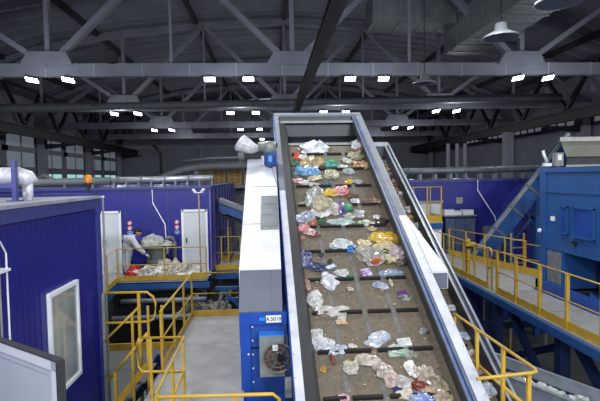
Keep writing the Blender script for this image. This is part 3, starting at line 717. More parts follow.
# ------------------------------------------------------------------ white covered unit with fan
t = thing('covered_unit', 'long sloping white covered unit with a blue front and fan left of the wide belt', 'machine', (-.2,8,0))
xl, xr = -.50, .13
z_of = lambda Y: 5.14+.5156*(Y-7.0)
MB().prism([(xl,7.0,z_of(7.0)),(xl,10.6,z_of(10.6)),(xl,10.6,z_of(10.6)-.7),(xl,7.0,z_of(7)-.9)],(xr-xl,0,0)).build('white_cover', M['white_cover'], t, bevel=.01)
b = MB()
for Y in (8.1,9.3): b.hexa([(xl-.004,Y,z_of(Y)),(xr,Y,z_of(Y)),(xr,Y+.02,z_of(Y+.02)),(xl-.004,Y+.02,z_of(Y+.02)),(xl-.004,Y,z_of(Y)+.004),(xr,Y,z_of(Y)+.004),(xr,Y+.02,z_of(Y+.02)+.004),(xl-.004,Y+.02,z_of(Y+.02)+.004)])
b.build('cover_joint', M['grey'], t)
def on_cover(mb,x0,x1,Y0,Y1,h): return mb.hexa([(x0,Y0,z_of(Y0)),(x1,Y0,z_of(Y0)),(x1,Y1,z_of(Y1)),(x0,Y1,z_of(Y1)),(x0,Y0,z_of(Y0)+h),(x1,Y0,z_of(Y0)+h),(x1,Y1,z_of(Y1)+h),(x0,Y1,z_of(Y1)+h)])
h_ = on_cover(MB(),-.185,.125,7.95,8.95,.02).build('inspection_hatch', M['hatch'], t)
b = MB(); 
for Y0 in (8.0,8.33,8.66): on_cover(b,-.16,.10,Y0,Y0+.27,.03)
b.build('hatch_panel', M['duct'], h_)
MB().prism([(xl+.015,7.0,z_of(7.0)-.01),(xl+.015,6.6,4.615),(xl+.015,6.66,4.1),(xl+.015,7.0,4.1)],(xr-xl-.015,0,0)).build('grey_front_cover', M['grey_cover'], t)
MB().add([(-.02,6.598,4.617),(-.012,6.598,4.617),(-.012,6.998,5.132),(-.02,6.998,5.132),(-.02,6.594,4.62),(-.012,6.594,4.62),(-.012,6.994,5.135),(-.02,6.994,5.135)],[(4,5,6,7),(0,4,7,3),(1,2,6,5),(0,1,5,4)]).build('front_cover_seam', M['ductdark'], t)
MB().box(-.47,.19,6.6,10.6,0,4.10).build('blue_body', M['blue_unit'], t)
MB().box(-.47,.19,6.6,7.0,4.08,4.60).build('blue_front_panel', M['blue_unit'], t)
b = MB(); b.box(-.47,-.33,6.56,6.6,0,4.44); b.box(-.47,.19,6.56,6.6,4.44,4.60); b.build('front_frame', mat('unit_blue_frame',(.07,.28,.66),rough=.4), t)
b = MB()
for z in (4.40,4.2,4.0,3.8,3.6): MB().disc((-.30,6.6,z),(0,-1,0),.012,.01,8).build('bolt', M['white'], t)
MB().disc((-.36,6.56,4.02),(0,-1,0),.014,.01,8).build('bolt', M['white'], t)
MB().box(-.20,-.12,6.53,6.56,4.50,4.54).build('latch', M['blue_light'], t)
fb = MB(); fb.box(-.20,.19,6.42,6.6,3.74,4.31); fan = fb.build('fan_housing', mat('fan_box_grey',(.52,.54,.52),(.44,.46,.45),rough=.5,scale=8), t)
MB().box(-.205,.19,6.42,6.6,4.31,4.325).build('hood_plate', M['blue_light'], fan)
MB().disc((.055,6.425,4.02),(0,-1,0),.205,.012,28).build('fan_opening', M['brown'], fan)
b = MB()
for k in range(5):
    a0 = k*2*math.pi/5+.5; c0 = V((.055,6.405,4.02)); e = V((math.cos(a0),0,math.sin(a0))); s_ = V((-math.sin(a0),0,math.cos(a0)))
    b.hexa([c0+e*.05-s_*.03,c0+e*.19-s_*.05,c0+e*.19+s_*.05,c0+e*.05+s_*.03,c0+e*.05-s_*.03+V((0,-.015,0)),c0+e*.19-s_*.05+V((0,.006,0)),c0+e*.19+s_*.05+V((0,-.012,0)),c0+e*.05+s_*.03+V((0,-.015,0))])
b.build('fan_blade', mat('fan_blade_metal',(.30,.25,.22),(.24,.17,.14),rough=.5), fan)
b = MB(); n_=28
for rr in (.205,.14,.075):
    pts = [(.055+rr*math.cos(2*math.pi*j/n_),6.385,4.02+rr*math.sin(2*math.pi*j/n_)) for j in range(n_+1)]
    b.tube(pts,.004 if rr<.2 else .008,5)
for k in range(4):
    a0=k*math.pi/4+.2; e=V((math.cos(a0),0,math.sin(a0)))*.205; b.beam(V((.055,6.383,4.02))-e,V((.055,6.383,4.02))+e,.006,.006,up=(0,1,0))
b.build('wire_guard', M['grey'], fan)
MB().disc((.09,6.40,4.02),(0,-1,0),.05,.05,16).build('fan_motor', M['black'], fan)
MB().box(-.02,.05,6.385,6.40,4.12,4.20).build('white_sticker', M['white'], fan)
sp = MB().box(-.105,.11,6.545,6.56,4.465,4.565).build('number_plate', M['white'], t)
text_mesh('A.5010', .074, M['black'], 'plate_lettering', sp, (.0025,6.543,4.515), (1,0,0), (0,0,1), .002)

# drive motor at the head
t = thing('drive_motor', 'blue drive motor with grey gearbox hanging at the upper left of the wide belt', 'motor', (-.02,10.1,6.7))
mx, my = .0, 10.1
MB().lathe([(.0,.0),(.05,.0),(.06,.04),(.11,.06),(.125,.10),(.125,.33),(.10,.36),(.0,.36)], (mx,my,6.70), 18).build('motor_body', M['blue'], t, smooth=True)
b = MB()
for k in range(12):
    a0=2*math.pi*k/12; b.beam((mx+.13*math.cos(a0),my+.13*math.sin(a0),6.78),(mx+.13*math.cos(a0),my+.13*math.sin(a0),7.0),.012,.03)
b.build('cooling_fins', M['blue_unit'], t)
MB().box(mx-.04,mx+.04,my-.17,my-.11,6.84,6.96).build('terminal_box', M['blue_light'], t)
b = MB().lathe([(0,0),(.12,0),(.15,.05),(.15,.20),(.11,.25),(0,.26)], (mx-.01,my,7.03), 16); b.tube([(-.25,my,7.17),(.13,my,7.19)],.10,14); b.build('gearbox', M['grey'], t, smooth=True)
MB().tube([(.08,my,7.2),(.15,my+.02,7.2)],.06,12).build('shaft', M['skirt'], t)
MB().beam((.02,10.0,6.75),(.13,9.2,6.35),.01,.01).build('cable', M['black'], t)
t = thing('wrapped_blower', 'cone shaped blower wrapped in white plastic left of the blue motor', 'blower', (-.5,10.4,7.0))
MB().tube([(-.68,10.3,7.30),(-.64,10.3,7.27),(-.50,10.3,7.20),(-.36,10.3,7.15),(-.24,10.3,7.14)],[.15,.20,.17,.12,.06],12).build('wrapped_cone', M['insul'], t)
MB().tube([(-.68,10.25,6.98),(-.56,10.25,7.0)],[.10,.11],14).build('intake', M['ductdark'], t)
MB().box(-.60,-.2,10.35,10.55,6.95,7.02).build('bracket', M['dark_steel'], t)

# ------------------------------------------------------------------ guard beside the rear belt
t = thing('guard_railing', 'pointed yellow guard railing in front of the narrow rear belt at the lower right', 'railing', (2.66,5,3.5), 'yellow guard railings')
MB().tube([(2.61,6.6,4.47),(2.61,6.52,4.5),(2.665,4.58,4.5),(2.64,4.5,4.5),(2.58,4.48,4.5),(1.98,4.4,4.5)], .018, 8).build('top_rail', M['yellow'], t, smooth=True)
MB().tube([(2.66,6.15,4.0),(2.70,4.6,4.0)], .022, 8).build('mid_rail', M['yellow'], t, smooth=True)
MB().tube([(2.61,6.55,4.5),(2.62,6.55,4.2)], .022, 8).build('end_post', M['yellow'], t)
for x,y in ((2.63,5.85),(2.65,5.2),(2.56,4.5)): MB().box(x-.019,x+.019,y-.019,y+.019,3.5,4.5).build('post', M['yellow'], t)
t = thing('small_step', 'small grey service plate carrying the pointed yellow guard', 'walkway', (2.66,5,3.4))
MB().box(2.615,2.85,4.3,6.0,3.44,3.5).build('deck', M['deck_r'], t); 
for y in (4.5,5.8): MB().box(2.68,2.78,y,y+.1,0,3.44).build('leg', M['blue_dark'], t)

# ------------------------------------------------------------------ right walkway
t = thing('steel_walkway', 'long grey plate walkway with blue edge beam on the right', 'walkway', (6.5,12,3.4))
MB().prism([(5.56,5,3.44),(10.6,5,3.44),(10.6,12.2,3.44),(7.95,12.3,3.44),(7.65,13.5,3.44),(6.70,17.3,3.44),(6.5,19.9,3.44),(5.56,19.9,3.44)],(0,0,.06)).build('deck', M['deck_r'], t)
MB().box(5.48,5.56,5,19.9,3.30,3.47).build('edge_beam', M['blue'], t)
b = MB()
for Y in (8.0,9.7,11.45,13.2): b.box(5.57,6.9,Y,Y+.012,3.5,3.503)
b.build('deck_seam', M['ductdark'], t)
for Y in (6.5,9.2,12,15,18.5):
    for x in (5.9,): MB().box(x,x+.2,Y,Y+.2,0,3.44).build('leg', M['blue_dark'], t)
    MB().box(5.6,10.4 if Y<12 else 6.5,Y,Y+.15,3.2,3.44).build('cross_beam', M['blue_dark'], t)
for Y in (6.5,9.2,12): MB().beam((6.1,Y+.1,1.0),(6.1,Y+2.6,3.2),.14,.18).build('brace', M['blue_dark'], t)
RXX = 5.62
railing('yellow railing along the near half of the right walkway', [(RXX,5.2,DZ),(RXX,11.36,DZ)], [(RXX,y,DZ) for y in (5.7,6.6,7.6,8.56,9.48,10.44,11.34)], h=1.08, mid=.56, toe_h=.17, pw=.06)
railing('yellow railing along the far half of the right walkway', [(RXX,11.84,DZ),(RXX,19.5,DZ)], [(RXX,y,DZ) for y in (11.87,12.66,13.4,14.2,15.0,16.2,17.6,19.4)], h=1.08, mid=.56, toe_h=.17)
t = thing('gate_post', 'thick yellow gate post with crossed handles halfway along the far walkway railing', 'post', (5.72,13.4,3.5))
MB().box(5.68,5.78,13.3,13.42,3.5,4.62).build('post', M['yellow'], t); MB().box(5.66,5.95,13.33,13.39,4.42,4.52).build('latch_arm', M['yellow'], t); MB().box(5.66,5.80,13.2,13.3,4.36,4.42).build('latch', M['black'], t)
t = thing('guard_railing', 'yellow rounded loop closing the gap between the two walkway railings', 'railing', (5.62,11.6,3.5), 'yellow guard railings')
MB().tube([(RXX,11.80,4.05),(RXX,11.70,4.1),(RXX,11.64,4.2),(RXX,11.64,4.5),(RXX,11.70,4.58),(RXX,11.82,4.6)], .02, 8).build('loop_rail', M['yellow'], t, smooth=True); MB().box(RXX-.02,RXX+.02,11.62,11.66,3.5,4.2).build('post', M['yellow'], t)
railing('yellow railing on the far side of the right walkway below the inclined blue conveyor', [(6.66,17.25,DZ),(7.6,13.5,DZ)], [(6.66,17.2,DZ),(6.9,16.25,DZ),(7.14,15.3,DZ),(7.38,14.4,DZ),(7.58,13.55,DZ)], h=.98, mid=.5, toe_h=.2)
railing('short yellow railing right behind the big blue machine on the walkway', [(7.6,13.5,DZ),(7.95,12.4,DZ)], [(7.93,12.5,DZ)], h=.9, mid=.45, toe_h=.2)

# ------------------------------------------------------------------ big blue machine
t = thing('blue_machine', 'big blue boxy sorting machine standing on the right walkway', 'machine', (8.5,9.5,3.5))
MB().box(6.92,10.4,6.2,11.62,4.66,6.58).build('upper_housing', M['blue'], t)
b = MB(); b.box(6.88,10.45,6.1,11.68,6.52,6.64); b.box(6.89,6.95,11.40,11.66,3.7,6.55); b.box(6.90,6.95,6.2,11.62,6.02,6.07); b.box(6.90,6.95,6.2,11.62,4.62,4.68); b.build('frame_ribs', M['blue'], t)
MB().box(6.92,10.4,10.72,11.62,3.72,4.66).build('lower_cabinet', M['blue'], t)
MB().box(7.75,10.4,6.2,10.72,3.72,4.66).build('recessed_back', M['blue_dark'], t)
b = MB(); b.box(6.82,6.92,6.0,11.70,3.5,3.78); b.box(6.82,10.4,11.55,11.70,3.5,3.78); b.box(6.78,7.0,6.0,11.72,3.5,3.54); b.build('base_skid', M['blue_unit'], t)
b = MB()
for y in (9.6,8.2): b.prism([(6.85,y,3.54),(7.3,y,3.54),(6.85,y,3.9)],(0,.05,0)); b.box(7.3,7.4,y,y+.1,3.54,4.64)
b.box(7.0,7.75,6.2,10.72,3.54,3.6)
b.build('skid_gusset', M['blue'], t)
MB().box(6.905,6.93,10.78,11.32,3.80,4.58).build('grey_access_panel', M['hatch'], t)
b = MB(); 
for y0,y1,z0,z1 in ((10.52,10.80,5.05,5.72),(9.62,10.34,5.02,5.72)):
    b.box(6.885,6.93,y0,y0+.035,z0,z1); b.box(6.885,6.93,y1-.035,y1,z0,z1); b.box(6.885,6.93,y0,y1,z1-.035,z1); b.box(6.87,6.93,y0,y1,z0,z0+.035)
b.build('panel_frame', M['blue'], t)
b = MB(); b.box(6.912,6.93,10.55,10.77,5.08,5.69); b.box(6.912,6.93,9.65,10.31,5.05,5.69); b.build('sunken_panel', M['blue_unit'], t)
MB().box(6.90,6.93,11.05,11.2,5.33,5.44).build('white_plate', M['white'], t)
MB().box(6.89,6.93,10.2,10.36,4.84,4.94).build('small_opening', M['black'], t)
MB().box(6.87,6.89,10.28,10.34,4.83,4.87).build('red_tag', M['brown'], t)
MB().disc((6.85,11.55,5.05),(-1,0,0),.05,.05,14).build('round_knob', M['white'], t)

# ------------------------------------------------------------------ rear right cabin
t = thing('blue_cabin', 'rear dark blue cabin on the right behind the inclined blue conveyor', 'cabin', (9,23,3.5))
MB().box(4.9,13.2,20.4,27,0,6.18).build('wall_panel', M['blue_cabin'], t)
MB().box(4.85,13.25,20.34,27.05,6.18,6.30).build('roof_trim', M['cabin_trim'], t)
b = MB()
for x in (6.9,8.1,9.3,10.5,11.7): b.box(x-.012,x+.012,20.385,20.4,3,6.18)
b.build('panel_joint', M['cabin_trim'], t)
MB().box(8.2,8.5,20.37,20.4,5.22,5.5).build('white_plate', M['grey'], t)
sign(8.03,20.4,4.86,'red','topmost red ringed sign on the rear right cabin',.085); sign(8.03,20.4,4.67,'red','middle red ringed sign on the rear right cabin',.085); sign(8.03,20.4,4.48,'blue','round blue sign below the red ones on the rear right cabin',.085)
t = thing('wall_conduit', 'thin pale bent conduit on the rear right cabin front', 'conduit', (9.3,20.35,4))
MB().tube([(9.15,20.30,6.25),(9.15,20.30,5.8),(9.9,20.2,4.6),(9.95,20.2,4.3)], .022, 6).build('pipe', M['white'], t)
t = thing('grey_duct', 'long grey pipe along the roof edge of the rear right cabin', 'pipe', (9,21,6.3))
MB().tube([(5.0,21,6.68),(13,21,6.74)], .15, 14).build('pipe_run', M['duct'], t, smooth=True)
for k in range(11): MB().box(5.3+k*.7,5.42+k*.7,20.85,21.15,6.3,6.56).build('roof_bracket', M['duct'], t)
for k in range(4): MB().disc((6.2+k*2,21,6.70),(1,0,0),.18,.06,16).build('collar', M['duct'], t)
# white room + upper platform next to rear conveyor head
t = thing('stair_tower', 'small platform on white panels left of the rear right cabin, with yellow kick board', 'platform', (6,18.6,0))
MB().box(5.5,6.68,18.1,19.4,0,4.4).build('white_panel', M['door'], t); MB().box(6.2,7.2,19.42,19.6,0,5.35).build('white_panel', M['door'], t); MB().box(6.15,7.25,19.36,19.66,5.35,5.42).build('roof_strip', M['grey'], t)
MB().box(5.45,6.72,18.0,19.5,4.4,4.62).build('edge_beam', M['blue'], t)
MB().box(5.45,6.72,18.0,19.5,4.62,4.66).build('deck', M['deck'], t)
MB().box(6.3,6.66,18.06,18.1,3.5,4.3).build('door_panel', M['white'], t)
railing('yellow railing of the small platform left of the rear right cabin', [(5.5,18.02,4.66),(6.68,18.02,4.66),(6.68,19.4,4.66)], [(5.55,18.02,4.66),(6.1,18.02,4.66),(6.66,18.02,4.66),(6.66,19.3,4.66)], h=1.38, mid=.72, toe_h=.26)
# cabinets with white boxes
t = thing('control_cabinet', 'blue grey control cabinet in front of the rear right cabin', 'cabinet', (7.7,19.3,0))
MB().box(7.3,8.6,19.3,19.9,0,4.75).build('cabinet_body', M['blue_dark'], t); MB().box(7.25,8.65,19.25,19.95,4.75,4.8).build('top_plate', M['grey'], t)
for x in (7.32,7.75,8.18): MB().box(x,x+.4,19.27,19.3,3.0,4.65).build('cabinet_door', mat('cabinet_slate',(.30,.36,.46),(.24,.30,.40),rough=.5), t)
for i,(x,w_,h_,lb) in enumerate([(7.32,.42,.22,'leftmost white box on top of the blue grey cabinet'),(7.75,.3,.16,'small middle white box on top of the blue grey cabinet'),(8.12,.45,.2,'rightmost white box on top of the blue grey cabinet')]):
    t = thing('white_box', lb, 'box', (x,19.4,4.80), 'white boxes on the control cabinet')
    MB().box(x,x+w_,19.4,19.75,4.80,4.80+h_).build('box_body', M['white'], t); MB().box(x-.01,x+w_+.01,19.39,19.76,4.80+h_,4.81+h_).build('lid', M['door'], t)

# ------------------------------------------------------------------ high inclined blue conveyor
t = thing('inclined_conveyor', 'steep blue framed conveyor climbing right behind the big blue machine', 'conveyor', (9.5,18.3,0))
A_, B_ = V((7.95,18.0,3.38)), V((11.75,18.0,8.05)); dI = (B_-A_).normalized(); side = dI.cross(V((0,0,1))).normalized(); upI = side.cross(dI).normalized()
def ibx(mb,s0,s1,w0,w1,h0,h1):
    f_=lambda s,w,h:A_+dI*s+side*w+upI*h
    return mb.hexa([f_(s0,w0,h0),f_(s1,w0,h0),f_(s1,w1,h0),f_(s0,w1,h0),f_(s0,w0,h1),f_(s1,w0,h1),f_(s1,w1,h1),f_(s0,w1,h1)])
LI=(B_-A_).length
b = MB(); ibx(b,-.6,LI,.02,.1,-.62,-.08); ibx(b,-.6,LI,-.42,-.36,-.62,-.08); b.build('side_frame', M['blue'], t)
b = MB(); ibx(b,-.4,LI,.0,.12,-.06,.06); b.build('grey_side_cover', M['rim'], t)
b = MB(); ibx(b,-.6,LI,-.36,.0,-.16,-.10); b.build('belt', M['skirt'], t)
b = MB()
for k in range(6): ibx(b,.2+k*1.05,.28+k*1.05,.1,.14,-.62,.15)
b.build('stiffener', M['duct'], t)
b = MB(); ibx(b,-.6,LI,.0,.08,-1.0,-.86)
for k in range(5): ibx(b,.3+k*1.1,.4+k*1.1,.02,.08,-1.0,-.5)
b.build('lower_truss', M['blue_dark'], t)
for s in (1.6,3.3,5.0):
    q=A_+dI*s+upI*-.6+side*.05; MB().box(q.x-.09,q.x+.09,q.y-.09,q.y+.09,0,q.z).build('leg', M['blue'], t)
q=A_+dI*1.2-upI*.6; MB().beam(q,(9.6,18.0,3.0),.1,.14).build('brace', M['blue'], t)
q=A_+dI*2.6-upI*.6; MB().beam(q,(11.3,18.2,3.2),.1,.14).build('brace', M['blue'], t)
MB().box(8.9,9.7,19.2,19.3,0,4.3).build('grey_shield', M['ductdark'], t)
t = thing('yellow_ladder', 'pale yellow ladder standing behind the far walkway railing', 'ladder', (8.9,17.0,0))
for x in (8.62,9.1): MB().box(x,x+.05,16.4,16.45,0,4.35).build('rail', M['yellow'], t)
for k in range(7): MB().box(8.62,9.15,16.41,16.44,2.4+k*.28,2.45+k*.28).build('rung', M['grey'], t)
# hopper
t = thing('feed_hopper', 'pale grey feed hopper with flared rim above the big blue machine', 'hopper', (12.5,17,0))
b = MB().hexa([(10.55,16.2,7.08),(15.2,16.2,7.08),(15.2,18.4,7.08),(12.2,18.4,7.08),(10.14,15.9,7.6),(15.6,15.9,7.6),(15.6,18.7,7.6),(12.0,18.7,7.6)]); b.build('hopper_body', M['beige'], t)
MB().prism([(10.08,15.84,7.6),(15.65,15.84,7.6),(15.65,18.76,7.6),(12.0,18.76,7.6)],(0,0,.15)).build('rim', mat('hopper_rim',(.66,.67,.62)), t)
MB().prism([(10.6,16.25,6.78),(15.2,16.25,6.78),(15.2,18.35,6.78),(12.25,18.35,6.78)],(0,0,.3)).build('throat', M['skirt'], t)
MB().prism([(10.5,16.15,6.70),(15.25,16.15,6.70),(15.25,18.4,6.70),(12.2,18.4,6.70)],(0,0,.09)).build('lower_flange', M['beige'], t)
for x,y in ((10.6,16.3),(15.0,16.3),(12.4,18.2),(15,18.2)): MB().box(x,x+.14,y,y+.14,0,6.7).build('leg', M['ductdark'], t)
t = thing('terminal_box', 'grey terminal box with a pale label left of the feed hopper', 'box', (9.9,16.1,0))
MB().box(10.02,10.32,16.0,16.2,6.75,7.22).build('box_body', M['grey'], t); MB().box(10.1,10.24,15.98,16.0,6.95,7.15).build('label_plate', M['white'], t); MB().box(10.1,10.2,16.05,16.15,0,6.75).build('post', M['ductdark'], t)
t = thing('white_valve', 'small white valve cluster beside the grey terminal box', 'valve', (9.6,16.0,6.7))
MB().tube([(9.62,16.1,7.3),(9.68,16.1,7.1),(9.78,16.1,6.9)],.05,10).build('valve_body', M['white'], t, smooth=True); MB().box(9.66,9.92,16.05,16.2,6.75,6.86).build('flange', M['white'], t); MB().box(9.75,9.83,16.1,16.2,0,6.8).build('post', M['ductdark'], t)

# under-structure bits in the dark pit
t = thing('pit_frame', 'dark blue steel frame in the pit below the right walkway', 'frame', (8,12,0))
for x,y in ((8.4,9.5),(8.4,13),(6.9,14.5),(9.6,8.0)): MB().box(x,x+.25,y,y+.25,0,3.2).build('column', M['blue_dark'], t)
MB().beam((6.9,14.6,.4),(8.5,10,3.0),.16,.2).build('brace', M['blue_dark'], t); MB().box(6.9,9.85,9.5,9.7,1.6,1.8).build('crossbeam', M['blue_dark'], t); MB().box(4.9,8.6,13.1,13.3,2.0,2.2).build('crossbeam', M['blue_dark'], t)
d = MB().tube([(4.0,12.9,2.75),(5.5,12.9,2.75)],.07,10).build('grey_pipe', M['duct'], None, smooth=True); tag(center(d),'short pale grey pipe under the right walkway beside the rear belt','pipe')
d = MB().box(2.2,5.0,15.6,15.8,0,3.4).build('shade_sheet', M['dark_steel'], None); tag(center(d),'dark sheet standing in for the shade of the pit behind the narrow rear belt','panel')  # flat dark backing added in place of the unlit pit
for i,(x,y,s_) in enumerate(((7.3,10.9,.5),(7.9,10.2,.4),(7.0,9.4,.35))):
    pass
t = thing('waste_bale', 'grey bale of compressed waste in the gap behind the pale walkway', 'bale', (-2.1,14.3,0))
